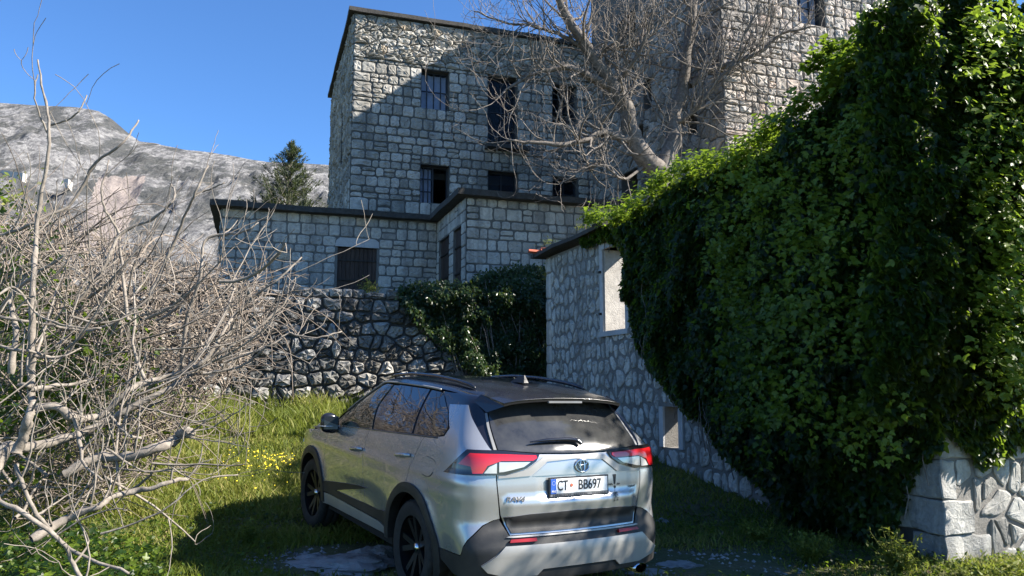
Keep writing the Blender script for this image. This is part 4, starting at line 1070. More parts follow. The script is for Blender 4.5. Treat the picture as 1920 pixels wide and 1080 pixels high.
# clover-like ground leaves
g = np.random.default_rng(17); n = 26000; y = g.uniform(4.8, 9.5, n); x = g.uniform(-.75, .75, n) * y; k = keep_main(x, y, g) & ((x < -1.2) | (x > 1.6) | (g.random(n) < .3)); x, y = x[k], y[k]; n = len(x)
P = np.stack([x, y, ground_z(x, y) + g.uniform(.0, .09, n)], 1)
V, F = leaves(P, g.normal(0, .45, (n, 3)) + [0, 0, 1], g.normal(0, 1, (n, 3)), g.uniform(.025, .06, n), OVAL, 1.3)
o = obj('ground_cover', V, F, M['ivy'], None, False, np.repeat(np.clip(g.beta(2.5, 2, n), 0, 1), 5)); tag(o, 'low broad-leaved ground cover mixed into the grass', 'ground cover', kind='stuff')
g = np.random.default_rng(19); n = 7000; y = g.uniform(4.6, 7.6, n); x = -g.uniform(.42, .80, n) * y; P = np.stack([x, y, ground_z(x, y) + g.uniform(.02, .35, n) * np.clip((-x / y - .40) * 6, 0, 1)], 1)
V, F = leaves(P, g.normal(0, .5, (n, 3)) + [0, -.4, 1], g.normal(0, 1, (n, 3)), g.uniform(.035, .075, n), IVY)
o = obj('ground_ivy', V, F, M['ivy'], None, False, np.repeat(np.clip(g.beta(2.5, 2, n), 0, 1), 11)); tag(o, 'ivy creeping over the ground beneath the fig branches', 'ivy', kind='stuff')
g = np.random.default_rng(29); n = 2600; y = g.uniform(4.8, 10, n); x = g.uniform(-.7, .7, n) * y; k = keep_main(x, y, g); x, y = x[k], y[k]; n = len(x); P = np.stack([x, y, ground_z(x, y) + g.uniform(0, .05, n)], 1)
V, F = leaves(P, g.normal(0, .4, (n, 3)) + [0, 0, 1], g.normal(0, 1, (n, 3)), g.uniform(.025, .06, n), OVAL, 1.2); M['dead'] = leaf_mat('dead leaves', (.05,.03,.018), (.13,.08,.045), (.24,.17,.10), trans=.1, rough=.8, tcol=(.2,.1,.04))
o = obj('fallen_leaves', V, F, M['dead'], None, False, np.repeat(g.random(n), 5)); tag(o, 'brown fallen leaves lying in the grass', 'leaves', kind='stuff')
# yellow flowers in the lit grass
fl = []; g = np.random.default_rng(23); m = MB()
for k in range(105):
    px, py = (g.normal(522, 26), g.normal(832, 9)) if k < 55 else (g.normal(470, 36), g.normal(838, 18))
    if px > 556: continue
    Yq = 11.0 + (840 - py) * .03; p = at(px, py, Yq); x, y = p[0], p[1]; z = float(ground_z(x, y)) + g.uniform(.12, .26); r0 = g.uniform(.007, .017)
    nr = np.array([g.normal(0, .3), -.5, .9]); nr /= np.linalg.norm(nr); a = np.cross(nr, [1, 0, 0]); a /= np.linalg.norm(a); b = np.cross(nr, a)
    ring_ = [(x + r0 * (a[0] * math.cos(t_) + b[0] * math.sin(t_)), y + r0 * (a[1] * math.cos(t_) + b[1] * math.sin(t_)), z + r0 * (a[2] * math.cos(t_) + b[2] * math.sin(t_))) for t_ in np.arange(6) * 1.047]
    m.add(ring_ + [(x + nr[0] * .008, y + nr[1] * .008, z + nr[2] * .008)], [(i, (i + 1) % 6, 6) for i in range(6)])
o = m.build('yellow_flowers', M['flower']); tag(o, 'scattered small yellow flowers in the sunlit grass left of the car', 'flowers', kind='stuff')
# a leafy tree to the right of the view: its shade falls on the tail of the car
g = np.random.default_rng(61); tb_ = np.array([6.9, 5.5, float(ground_z(6.9, 5.5))]); et = thing('evergreen_tree', 'small evergreen tree right of the pale corner stones, shading the car', 'tree', tuple(tb_))
m = MB(); m.tube(smooth_path(np.array([(0, 0, -.1), (-.1, .05, 1.6), (-.25, .1, 3.0), (-.5, .1, 4.3), (-.9, .1, 5.2)]), 14), np.linspace(.16, .05, 14), 9); m.build('trunk', M['bark_tree'], et, True)
tb = TB(); LP_ = []
for k in range(26):
    z0 = g.uniform(2.9, 5.0); a = g.uniform(0, 6.283); dr = np.array([math.cos(a) - .45, math.sin(a) * .8, g.uniform(0, .6)]); ln = g.uniform(.7, 1.7); q = np.linspace(0, 1, 8)[:, None]; b0_ = np.array([-.12 * z0 + .1, .1, z0]); PP = b0_ + dr * q * ln + g.normal(0, .03, (8, 3)); tb.add(PP, np.linspace(.03, .008, 8), 4, .5)
    for c_ in range(3):
        cc = b0_ + dr * ln * g.uniform(.4, 1.05); LP_.append(cc + g.normal(0, .16, (60, 3)))
tb.build('branches', M['bark_tree'], et, kind='stuff'); LP_ = np.concatenate(LP_)
V, F = leaves(LP_, g.normal(0, 1, LP_.shape) + [0, 0, .5], g.normal(0, 1, LP_.shape), g.uniform(.06, .12, len(LP_)), OVAL); obj('crown', V, F, M['hedge'], et, False, np.repeat(g.random(len(LP_)), 5), kind='stuff')
# small leafy weeds
def weed(px, Yd, n, h, w_, label, mat='grass', sz=(.03, .06)):
    x = (px - 960) / FPX * Yd; b = np.array([x, Yd, float(ground_z(x, Yd))]); P = []; O = []; tb = TB()
    for k in range(n):
        a = rg.uniform(0, 6.283); rr = w_ * rg.random() ** .6; tip = np.array([math.cos(a) * rr, math.sin(a) * rr, h * rg.uniform(.5, 1.1)]); q = np.linspace(0, 1, 5)[:, None]
        PP = tip * q * [1, 1, 1] + rg.normal(0, .006, (5, 3)); tb.add(PP, np.linspace(.004, .0015, 5), 3, .6)
        for j in range(12): t_ = rg.uniform(.2, 1); P.append(tip * t_ + rg.normal(0, .012, 3)); O.append(rg.normal(0, .6, 3) + [0, 0, .7])
    rt_ = thing('weed', label, 'plant', tuple(b)); P = np.array(P); V, F = leaves(P, np.array(O), rg.normal(0, 1, P.shape) + [0, 0, .6], rg.uniform(*sz, len(P)), OVAL, .9)
    obj('foliage', V, F, M[mat], rt_, False, np.repeat(rg.random(len(P)) * .8, 5), kind='stuff'); tb.build('stalks', M['grass'], rt_, kind='stuff')
weed(1500, 7.35, 46, .30, .22, 'low bushy green weed beneath the ivy, right of the car')
weed(1655, 6.9, 60, .34, .26, 'leafy green weed at the foot of the pale corner stones')
weed(1800, 6.6, 55, .22, .34, 'sunlit light green weeds below the lit corner wall')
weed(1895, 6.5, 45, .24, .25, 'sunlit weeds at the bottom right corner of the picture')
weed(483, 7.9, 26, .24, .10, 'upright little weed in the shadow left of the car')
weed(1405, 8.0, 30, .22, .2, 'small dark weed in the shade between car and ivy')
weed(1040, 16.7, 30, .25, .3, 'tuft of grass at the far corner of the shed')
for px, Yd, h, lab in ((375, 14.2, .55, 'tall pale weed stalks at the retaining wall, leftmost of the row by the thicket'), (395, 14.6, .62, 'tallest pale weed stalks beside the thicket at the foot of the retaining wall'), (437, 15.0, .5, 'shorter weed stalks before the bulging grey stone of the retaining wall'), (512, 15.3, .6, 'weed stalks at the wall foot above the yellow flowers'), (590, 15.6, .5, 'weed stalks at the wall foot just left of the car bonnet')):
    weed(px, Yd, 14, h, .12, lab, 'grass', (.02, .05))
# tuft on the retaining wall under the shutter, and scraps of growth on the shed roof
def wall_tuft(px, py, base_xy, z, label, n=30, h=.25, w_=.12):
    b = np.array([base_xy[0], base_xy[1], z]); rt_ = thing('wall_weed', label, 'plant', tuple(b)); P = rg.normal(0, 1, (n * 8, 3)) * [w_, w_ * .5, h * .35] + [0, 0, h * .45]
    P[:, 2] = np.abs(P[:, 2])
    V, F = leaves(P, rg.normal(0, 1, P.shape), rg.normal(0, .6, P.shape) + [0, 0, 1], rg.uniform(.04, .09, len(P)), OVAL, .5); obj('foliage', V, F, M['grass'], rt_, False, np.repeat(rg.random(len(P)), 5), kind='stuff')
bq, zq = on_wall(690, 535, -.15); wall_tuft(0, 0, bq, RT - .1, 'green tuft growing on the retaining wall below the shutter')
for s_, lab in ((.5, 'small green leaves beside the red tile on the shed roof'), (2.2, 'wispy growth on the shed roof edge near the ivy')):
    p = SF - US * s_ - DS * .15; wall_tuft(0, 0, p, EV + .16, lab, 6, .14, .09)
g = np.random.default_rng(31); m = MB()
for k in range(900):
    a, b, sx_, sy_ = ((-1.55, 7.35, .55, .36), (1.75, 7.2, .6, .32))[k % 2]; x, y = g.normal(a, sx_), g.normal(b, sy_)
    if y < 5: continue
    r0 = g.uniform(.006, .026); z = float(ground_z(x, y)) + r0 * .3; V = [(x + r0 * g.uniform(.7, 1.3) * dx, y + r0 * g.uniform(.7, 1.3) * dy, z + r0 * .8 * g.uniform(.6, 1.2) * dz) for dx, dy, dz in ((1,0,0),(0,1,0),(-1,0,0),(0,-1,0),(0,0,1))]
    m.add(V, [(0, 1, 4), (1, 2, 4), (2, 3, 4), (3, 0, 4)])
M['rock'] = stone_mat('limestone bedrock', (.30,.30,.30), (.40,.40,.40), (.48,.48,.48), (.5,.5,.5), stain=.35, bump=1., bscale=9)
o = m.build('gravel', M['rock'], tone=.0); tag(o, 'pale gravel scattered on the worn ground by the car', 'gravel', kind='stuff')
def hit(px, py):
    Yq = 8.
    for _ in range(12): p = at(px, py, Yq); gz = float(ground_z(p[0], p[1])); Yq = max(3, Yq + (p[2] - gz) * 3.2)
    return at(px, py, Yq)[:2]
# flat limestone showing through the soil
def rock(px, py, Yd, sx, sy, sz, label):
    c = hit(px, py); x, y = c; bm = bmesh.new(); bmesh.ops.create_icosphere(bm, subdivisions=4, radius=1)
    for v in bm.verts:
        q = noise.fractal(v.co * 1.6 + Vector((px, 0, 0)), .9, 2, 5); v.co *= 1 + .35 * q; v.co = Vector((v.co.x * sx, v.co.y * sy, max(v.co.z, -.4) * sz))
        v.co.z += .012 * noise.fractal(v.co * 9, .8, 2, 3)
    me = bpy.data.meshes.new('rock'); bm.to_mesh(me); bm.free(); me.materials.append(M['rock']); o = bpy.data.objects.new('rock', me); C.objects.link(o); o.location = (x, y, float(ground_z(x, y))); tag(o, label, 'rock')
rock(645, 1062, 6.2, .50, .34, .085, 'flat pale limestone outcrop on the ground before the rear wheel')
rock(585, 1050, 6.4, .16, .12, .05, 'small flat pale stone left of the limestone outcrop')
rock(700, 1042, 6.5, .24, .18, .08, 'grey limestone piece in the shadow by the rear wheel')
rock(1243, 981, 8.5, .07, .06, .05, 'little white stone on the shaded ground right of the bumper')
rock(1275, 1062, 6.4, .22, .14, .035, 'flat stone on the ground right of the exhaust pipe')
rock(1215, 1075, 6.1, .18, .12, .03, 'low grey stone below the right exhaust pipe')
# ------------------------------------------------------------------ car body surface
BASE=np.array([(0,-2.275),(.30,-2.27),(.60,-2.24),(.79,-2.195),(.88,-2.115),(.912,-1.95),(.92,-1.6),(.925,-1.0),(.925,-.3),(.925,.4),(.92,1.1),(.90,1.7),(.82,2.0),(.6,2.17),(.3,2.25),(0,2.27)])
def row(sx,ry,fy=0.):
    r=BASE.copy(); r[:,0]*=sx; w=np.clip((-r[:,1]-1.3)/.8,0,1); r[:,1]+=ry*w
    w=np.clip((r[:,1]-1.3)/.8,0,1); r[:,1]-=fy*w; return r
ROWS=[(.18,row(.93,.04,.06)),(.32,row(.965,-.05,.02)),(.5,row(.985,-.055,0)),(.62,row(.998,-.02,0)),(.72,row(1.0,.01,0)),(.9,row(1,.0,.02)),(1.02,row(.99,.01,.10)),
(1.15,np.array([(0,-2.245),(.30,-2.24),(.59,-2.215),(.775,-2.17),(.86,-2.085),(.882,-1.93),(.888,-1.6),(.893,-1.0),(.893,-.3),(.885,.35),(.86,.85),(.80,1.05),(.7,1.15),(.5,1.22),(.25,1.27),(0,1.29)])),
(1.36,np.array([(0,-2.10),(.28,-2.09),(.54,-2.06),(.69,-2.005),(.765,-1.93),(.79,-1.8),(.80,-1.5),(.81,-1.0),(.81,-.3),(.80,.2),(.77,.5),(.72,.63),(.62,.72),(.45,.80),(.22,.84),(0,.86)])),
(1.59,np.array([(0,-1.90),(.25,-1.89),(.47,-1.86),(.57,-1.81),(.615,-1.74),(.635,-1.63),(.65,-1.4),(.665,-1.0),(.67,-.4),(.66,-.05),(.64,.12),(.6,.22),(.52,.3),(.38,.36),(.2,.40),(0,.42)])),
(1.66,np.array([(0,-1.85),(.22,-1.84),(.43,-1.81),(.52,-1.76),(.56,-1.69),(.58,-1.59),(.6,-1.38),(.61,-1.0),(.615,-.4),(.60,-.1),(.58,.06),(.54,.15),(.46,.22),(.33,.28),(.18,.31),(0,.33)]))]
ZS=np.array([r[0] for r in ROWS]);CP=np.array([r[1] for r in ROWS])
# arclength on BASE for u
def cr(P_,t,mirror=True):
    """catmull-rom along axis -2; t float array"""
    n=P_.shape[-2]-1; i=np.clip(np.floor(t).astype(int),0,n-1); f=(t-i)[...,None]
    def g(k):
        kk=k.copy(); neg=kk<0; kk=np.abs(kk); ov=kk>n; kk=np.where(ov,2*n-kk,kk)
        p=np.take_along_axis(P_,kk[...,None,None].repeat(2,-1),-2)[...,0,:] if P_.ndim==t.ndim+2 else P_[kk]
        s=np.where(neg|ov,-1.,1.); p=p.copy(); p[...,0]*=s; return p
    a,b,c,d=g(i-1),g(i),g(i+1),g(i+2)
    return .5*(2*b+(c-a)*f+(2*a-5*b+4*c-d)*f*f+(3*b-3*c+d-a)*f**3)
_t=np.linspace(0,15,1501);_p=cr(BASE,_t);_L=np.concatenate([[0],np.cumsum(np.linalg.norm(np.diff(_p,axis=0),axis=1))])
UMAX=_L[-1]
def interpz(z):
    z=np.clip(z,ZS[0],ZS[-1]); j=np.clip(np.searchsorted(ZS,z)-1,0,len(ZS)-2); h=(z-ZS[j])/(ZS[j+1]-ZS[j])
    return j,h
SL=np.gradient(CP,ZS,axis=0)
def body_point(u,z):
    """u: signed arclength from rear centre, + = right side, - = left. returns xyz"""
    u=np.asarray(u,float);z=np.asarray(z,float);u,z=np.broadcast_arrays(u,z)
    s=np.where(u<0,-1.,1.);t=np.interp(np.abs(u),_L,_t)
    j,h=interpz(z);h=h[...,None,None];dz=(ZS[j+1]-ZS[j])[...,None,None]
    # monotone-ish hermite
    P0,P1=CP[j],CP[j+1];sec=(CP[1:]-CP[:-1])/(ZS[1:]-ZS[:-1])[:,None,None]
    def slope(k):
        a=sec[np.clip(k-1,0,len(sec)-1)];b=sec[np.clip(k,0,len(sec)-1)]
        return np.where(a*b>0,2*a*b/np.where(a*b>0,a+b,1),0)
    m0,m1=slope(j),slope(j+1)
    P_=(2*h**3-3*h**2+1)*P0+(h**3-2*h**2+h)*m0*dz+(-2*h**3+3*h**2)*P1+(h**3-h**2)*m1*dz
    xy=cr(P_,t)
    x=xy[...,0];y=xy[...,1]
    # side sculpting: wheel flares, shoulder, door scallop
    au=np.clip((np.abs(x)-.6)/.2,0,1)
    for wy in (-1.345,1.345):
        d=np.hypot(y-wy,(z-.37)*1.05);x=x+au*.022*np.exp(-((d-.46)/.09)**2)*(z<1.0)
    mid=np.exp(-((y-0.0)/.75)**4)
    x=x-au*.028*mid*np.exp(-((z-.60)/.13)**2)
    x=x+au*.010*np.exp(-((z-.88)/.05)**2)*np.exp(-((y+1.2)/1.0)**2)
    x=x+au*.013*np.clip(1-np.abs(z-.955-.02*np.clip(-y,-1,1.5))/.06,0,1)*np.clip((1.7-y)/.5,0,1)
    xa=np.abs(x); q=np.clip((.89-z)/.07,0,1)*np.clip((z-.70)/.05,0,1); q=q*q*(3-2*q)
    y=y-.026*q*np.clip((.63-xa)/.07,0,1)*(y<-1.9)
    pk=np.clip((.345-xa)/.05,0,1)*np.clip((1.00-z)/.015,0,1)*np.clip((z-.855)/.03,0,1)
    y=y+.012*pk*(y<-1.9)
    return np.stack([s*x,y,z],-1)
def body_normal(u,z,e=.004):
    du=body_point(np.asarray(u)+e,z)-body_point(np.asarray(u)-e,z);dz=body_point(u,np.asarray(z)+e)-body_point(u,np.asarray(z)-e)
    n=np.cross(du,dz);n/=np.linalg.norm(n,axis=-1,keepdims=True)+1e-12;return n
# ------------------------------------------------------------------ the car
def dust(t, c, f=.75):
    sp = t.n('ShaderNodeSeparateXYZ'); t.l(t.n('ShaderNodeTexCoord').outputs['Object'], sp.inputs[0])
    m_ = t.math('MULTIPLY', t.ramp(sp.outputs[2], [(.32, (f,)*3), (.72, (0,)*3)]), t.ramp(t.noise(4, 8, .7), [(.35, (.15,)*3), (.65, (1,)*3)]))
    return t.mix(m_, c, (.26, .24, .205))
M['paint'] = (lambda t: t.done(t.bsdf(dust(t, t.mix(t.ramp(t.noise(3.5, 6, .7), [(.45, (0,)*3), (.75, (.22,)*3)]), (.42,.425,.435), (.32,.315,.30))), .27, .62, Coat_Weight=1.0, Coat_Roughness=.03)))(NT('silver paint'))
M['roofpaint'] = (lambda t: t.done(t.bsdf((.012,.013,.018), t.ramp(t.noise(6, 5), [(.3, (.16,)*3), (.7, (.30,)*3)]), 0, Coat_Weight=.35, Coat_Roughness=.06)))(NT('black roof paint'))
M['gloss'] = plain('gloss black trim', (.008,.008,.012), .12, Coat_Weight=.5)
M['clad'] = (lambda t: t.done(t.bsdf(t.ramp(t.noise(5, 6, .7), [(.4, (.012,.0125,.014)), (.75, (.035,.033,.030))]), .55, 0, t.bump(t.noise(300, 2), .15, .002))))(NT('grey plastic cladding'))
M['satin'] = plain('satin silver trim', (.33,.32,.30), .42, .4, var=.12, sc_=4)
M['chrome'] = plain('chrome', (.75,.76,.78), .08, 1.)
M['glass'] = (lambda t: t.done(t.bsdf((.012,.014,.016), .03, 0, Specular_IOR_Level=.8, Coat_Weight=.3, Coat_Roughness=.02)))(NT('tinted glass'))
M['glass_front'] = (lambda t: t.done(t.bsdf((.020,.030,.022), .03, 0, Specular_IOR_Level=.8)))(NT('green tinted glass'))
M['glass_rear'] = (lambda t: t.done(t.bsdf(t.ramp(t.noise(4.5, 7, .7), [(.35, (.02,.021,.023)), (.75, (.055,.055,.052))]), t.ramp(t.noise(3, 5), [(.3, (.04,)*3), (.7, (.16,)*3)]), 0, Specular_IOR_Level=.8)))(NT('dusty rear glass'))
M['red'] = (lambda t: t.done(t.bsdf((.50,.012,.016), .12, 0, Coat_Weight=1., Emission_Color=(0,0,0,1))))(NT('red lens'))
M['red_dark'] = plain('dark red reflector', (.26,.012,.014), .25)
M['clear'] = plain('clear lens', (.50,.50,.50), .12, .3, Coat_Weight=1.)
M['lamphouse'] = plain('smoked lamp housing', (.012,.010,.012), .1, Coat_Weight=1.)
M['rubber'] = (lambda t: t.done(t.bsdf(t.ramp(t.noise(14, 5), [(.4, (.012,.012,.012)), (.8, (.035,.033,.03))]), .8)))(NT('tyre rubber'))
M['rim'] = plain('dark alloy', (.012,.012,.013), .45, .3)
M['white'] = plain('plate white', (.78,.78,.76), .35, var=.02)
M['blue'] = plain('plate blue', (.03,.10,.42), .35, var=.05)
M['ink'] = plain('black print', (.012,.012,.014), .5)
M['void2'] = plain('underbody', (.008,.008,.008), .9)
M['seal'] = plain('grey seal', (.16,.165,.17), .5)

CYAW, CPIT, CROL = R(31.0), R(2.2), R(.8)
car = thing('parked_car', 'silver SUV with black roof parked on the grass, tail towards us', 'car', (-.72, 7.78, 0.0))
car.rotation_mode = 'ZXY'; 
car.rotation_euler = (Matrix.Rotation(CYAW, 3, 'Z') @ Matrix.Rotation(CPIT, 3, 'X') @ Matrix.Rotation(CROL, 3, 'Y')).to_euler('ZXY')
def arc(cu, cz, r_, a0, a1, n=14): return [(cu + r_ * math.cos(R(a)), cz + r_ * math.sin(R(a))) for a in np.linspace(a0, a1, n)]
RWU, FWU, WZ = 1.695, 4.385, .37
zb_ = lambda u: 1.249 - .0415 * (u - 1.31)
def patch(name, poly, mat, off=0., side=1, thick=.014, step=.055, parent=None, sub=.04, label=None):
    """part cut from the body surface: poly in (u, z); side -1 mirrors it to the left flank"""
    parent = parent or car; pts = []
    poly = [(side * u, z) for u, z in poly]
    ar = sum(poly[i][0] * poly[(i + 1) % len(poly)][1] - poly[(i + 1) % len(poly)][0] * poly[i][1] for i in range(len(poly)))
    if ar < 0: poly = poly[::-1]
    for i in range(len(poly)):
        a, b = np.array(poly[i]), np.array(poly[(i + 1) % len(poly)]); k = max(1, int(np.ceil(np.linalg.norm(b - a) / sub)))
        for j in range(k): pts.append(a + (b - a) * j / k)
    nb = len(pts); bd = np.array(pts); lo_, hi_ = bd.min(0), bd.max(0)
    gu, gz = np.meshgrid(np.arange(lo_[0] + step / 2, hi_[0], step), np.arange(lo_[1] + step / 2, hi_[1], step)); gu = gu.ravel(); gz = gz.ravel()
    k = inside([tuple(p) for p in bd], gu, gz); gu, gz = gu[k], gz[k]
    dm = np.min(np.hypot(gu[:, None] - bd[None, :, 0], gz[:, None] - bd[None, :, 1]), 1) if len(gu) else np.array([]); gu, gz = gu[dm > step * .35], gz[dm > step * .35]
    allp = [Vector(p) for p in pts] + [Vector((a, b)) for a, b in zip(gu, gz)]
    vo, eo, fo, *_ = delaunay_2d_cdt(allp, [], [list(range(nb))], 1, 1e-6)
    uv = np.array([v[:] for v in vo]); n_ = body_normal(uv[:, 0], uv[:, 1]); Pp = body_point(uv[:, 0], uv[:, 1]) + n_ * off
    ec = {}
    for f in fo:
        for a, b in zip(f, list(f[1:]) + [f[0]]): ec[(a, b)] = 1
    rim_ = [(a, b) for (a, b) in ec if (b, a) not in ec]
    idx = sorted({a for e in rim_ for a in e}); mp_ = {a: len(Pp) + i for i, a in enumerate(idx)}; mp2 = {a: len(Pp) + len(idx) + i for i, a in enumerate(idx)}
    V = np.concatenate([Pp, Pp[idx], Pp[idx] - n_[idx] * thick]); F = [tuple(f) for f in fo] + [(mp_[b], mp_[a], mp2[a], mp2[b]) for a, b in rim_]
    o = obj(name, V, F, M[mat] if isinstance(mat, str) else mat, parent, True)
    nn_ = np.concatenate([n_, n_[idx], n_[idx]]); nv = len(fo)
    me = o.data; sm = np.ones(len(F), bool); sm[nv:] = False; me.polygons.foreach_set('use_smooth', sm)
    ln = []
    for pi, f in enumerate(F):
        if pi < nv: ln += [tuple(n_[v]) for v in f]
        else: ln += [(0, 0, 0)] * len(f)
    me.normals_split_custom_set(ln)
    if label: o["label"] = label
    return o

# greenhouse and pillars: gloss black underlay all the way round
ug = np.linspace(-UMAX, UMAX, 220); zg = np.linspace(1.06, 1.665, 14); UU, ZZ = np.meshgrid(ug, zg)
YR_ = [-2.10, -1.95, -1.7, -1.35, -.9, -.4, 0, .25, .40]; ZR_ = [1.570, 1.600, 1.638, 1.668, 1.690, 1.697, 1.682, 1.655, 1.622]
V = (body_point(UU, ZZ) - body_normal(UU, ZZ) * .012).reshape(-1, 3); V[:, 2] = np.minimum(V[:, 2], np.interp(V[:, 1], YR_, ZR_) - .055); n = len(ug); i = np.arange(len(zg) - 1)[:, None] * n + np.arange(n - 1)[None]
obj('pillars', V, np.stack([i, i + 1, i + n + 1, i + n], -1).reshape(-1, 4), M['gloss'], car, True)
m = MB(); m.box(-.70, .70, -2.10, 2.0, .26, 1.0); m.box(-.86, .86, -.86, .86, .28, .42); m.box(-.80, .80, -2.12, -1.9, .30, .62); m.build('underbody', M['void2'], car)

archR = arc(RWU, WZ, .47, 200, 180, 2) # placeholder angles are replaced below
for sd in (-1, 1):
    P_ = lambda *a, **k: patch(*a, side=sd, **k)
    # doors
    fd = P_('door', [(2.803, .525), (3.66, .495), (3.97, .50), (3.955, .80), (3.93, 1.07), (3.70, 1.140), (2.803, zb_(2.803))], 'paint')
    rd = P_('door', [(1.762, .905), *arc(RWU, WZ, .475, 82, 22, 8), (2.30, .53), (2.797, .525), (2.797, zb_(2.797)), (1.612, zb_(1.612)), (1.645, 1.19), (1.75, .965)], 'paint')
    # quarter panel with the silver fin, wrapping to the tailgate seam
    P_('quarter_panel', [(1.756, .905), (1.744, .965), (1.638, 1.19), (1.606, zb_(1.606)), (1.36, 1.250), (1.25, 1.262), (1.172, 1.325), (1.262, 1.44), (1.30, 1.492), (.945, 1.502), (.83, 1.36), (.72, 1.215), (.675, 1.18), (.672, 1.04), (.660, .927), (.634, .76), (.628, .731), (.678, .722), (.757, .69), (.885, .59), (.928, .545), (.96, .485), (1.215, .482), *arc(RWU, WZ, .475, 166, 84, 10)], 'paint')
    P_('front_wing', [(3.976, .50), (3.962, .80), (3.937, 1.075), (4.05, 1.075), (4.5, 1.045), (5.05, .99), (5.15, .80), (5.13, .62), (4.93, .50), *arc(FWU, WZ, .475, 16, 164, 14)], 'paint')
    for cu, a0, a1 in ((RWU, -2, 196), (FWU, -16, 182)):
        P_('arch_trim', arc(cu, WZ, .50, a0, a1, 22) + arc(cu, WZ, .425, a1, a0, 22), 'clad', off=.014, thick=.09, step=.07)
    P_('door_cladding', [(3.985, .555), (3.985, .462), (3.62, .452), (2.40, .452), (2.14, .43), (2.10, .50), (2.16, .555), (2.33, .545), (2.45, .525), (3.60, .512), (2.72, .668), (2.9, .664)], 'clad', off=.010)
    P_('sill', [(3.96, .448), (2.40, .438), (2.17, .41), (2.20, .365), (3.93, .34)], 'satin', off=.006)
    # glass
    P_('side_window', [(3.70, 1.150), (2.74, 1.192), (3.06, 1.598), (3.60, 1.598), (3.95, 1.56), (4.10, 1.46), (4.12, 1.36), (4.02, 1.24)], 'glass_front', off=-.004, label='front door window')
    P_('side_window', [(2.508, 1.205), (1.87, 1.236), (1.97, 1.588), (2.764, 1.600)], 'glass', off=-.004, label='rear door window')
    P_('quarter_window', [(1.80, 1.240), (1.38, 1.256), (1.27, 1.272), (1.205, 1.330), (1.29, 1.44), (1.52, 1.550), (1.62, 1.575), (1.90, 1.585)], 'glass', off=-.004)
    # bright line over the windows
    pl = smooth_path(np.array([(4.16, 1.30), (4.17, 1.42), (4.08, 1.53), (3.75, 1.600), (3.1, 1.614), (2.5, 1.612), (1.95, 1.602), (1.66, 1.592)]), 40)
    q = body_point(sd * pl[:, 0], pl[:, 1]) + body_normal(sd * pl[:, 0], pl[:, 1]) * .004; m = MB(); m.tube(q, .0095, 5); m.build('window_trim', M['satin'], car, True)
    pl = np.array([(u, zb_(u) - .004) for u in np.linspace(3.66, 1.36, 30)]); q = body_point(sd * pl[:, 0], pl[:, 1]) + body_normal(sd * pl[:, 0], pl[:, 1]) * .002; m = MB(); m.tube(q, .006, 4); m.build('window_seal', M['gloss'], car, True)
    # handles
    for door, cu, cz in ((fd, 2.96, .985), (rd, 1.90, 1.055)):
        q = np.array([body_point(sd * (cu + k), cz - .012 * k / .11) + body_normal(sd * (cu + k), cz) * o_ for k, o_ in ((-.11, .004), (-.095, .030), (0, .036), (.095, .030), (.11, .004))])
        m = MB(); V, F = tube_np(smooth_path(q, 13), .016, 8); V = V.copy(); m.add(V, F); m.build('handle', M['paint'], door, True)
        continue
        m = MB(); c = body_point(sd * (cu - .02), cz - .02); nn = body_normal(sd * (cu - .02), cz); m.add(*(lambda r_: (r_[0], r_[1]))(tube_np(np.array([c - nn * .004, c + nn * .002]), .038, 12))); m.F.append(tuple(range(12, 24))); m.build('handle_cup', M['gloss'], door, True)
    # tail lamp
    lp = P_('tail_lamp', [(1.134, 1.022), (.885, 1.200), (.664, 1.198), (.315, 1.168), (.352, 1.120), (.436, 1.075), (.600, 1.034), (.85, 1.030)], 'lamphouse', off=.014, step=.035)
    P_('red_lens', [(.950, 1.102), (.862, 1.176), (.62, 1.172), (.35, 1.160), (.345, 1.143), (.38, 1.126), (.64, 1.130), (.742, 1.098), (.775, 1.046), (.842, 1.042), (.856, 1.092)], 'red', off=.020, step=.03, parent=lp)
    P_('clear_lens', [(.655, 1.122), (.40, 1.118), (.46, 1.085), (.62, 1.055), (.655, 1.053)], 'clear', off=.018, step=.03, parent=lp)
    P_('clear_lens', [(.672, 1.115), (.730, 1.090), (.765, 1.047), (.672, 1.046)], 'clear', off=.016, step=.03, parent=lp)
    P_('reflector', [(.372, .566), (.372, .588), (.57, .588), (.585, .568)], 'red_dark', off=.030, thick=.02)
    m = MB(); pr = [(.040, -.10), (.052, -.09), (.052, .10), (.046, .105), (.044, .10), (.044, -.09)]; V0 = MB().lathe([(a, b) for a, b in pr], 20, 'y'); 
    e = V0.V; V = [(x * 1.35 + sd * .60, y - 2.22, z * .8 + .285) for x, y, z in e]; m.add(V, V0.F); m.build('exhaust_tip', M['chrome'], car, True)
    # mirror
    bm = bmesh.new(); bmesh.ops.create_icosphere(bm, subdivisions=3, radius=1)
    for v in bm.verts:
        x, y, z = v.co; x = math.copysign(abs(x) ** .75, x); z = math.copysign(abs(z) ** .7, z); y = math.copysign(abs(y) ** .8, y)
        v.co = Vector((x * .095, y * (.075 if y > 0 else .045), z * .10 - .02 * max(0, -x * sd)))
    me = bpy.data.meshes.new('mirror'); bm.to_mesh(me); bm.free(); me.materials.append(M['roofpaint']); me.polygons.foreach_set('use_smooth', np.ones(len(me.polygons), bool))
    mo_ = bpy.data.objects.new('mirror', me); C.objects.link(mo_); mo_.parent = car; mo_.location = (sd * .985, .60, 1.175)
    m = MB(); m.tube([(-sd * .17, .03, -.085), (-sd * .08, .01, -.07), (0, 0, -.05)], [.03, .03, .025], 8); m.build('mirror_foot', M['gloss'], mo_, True)
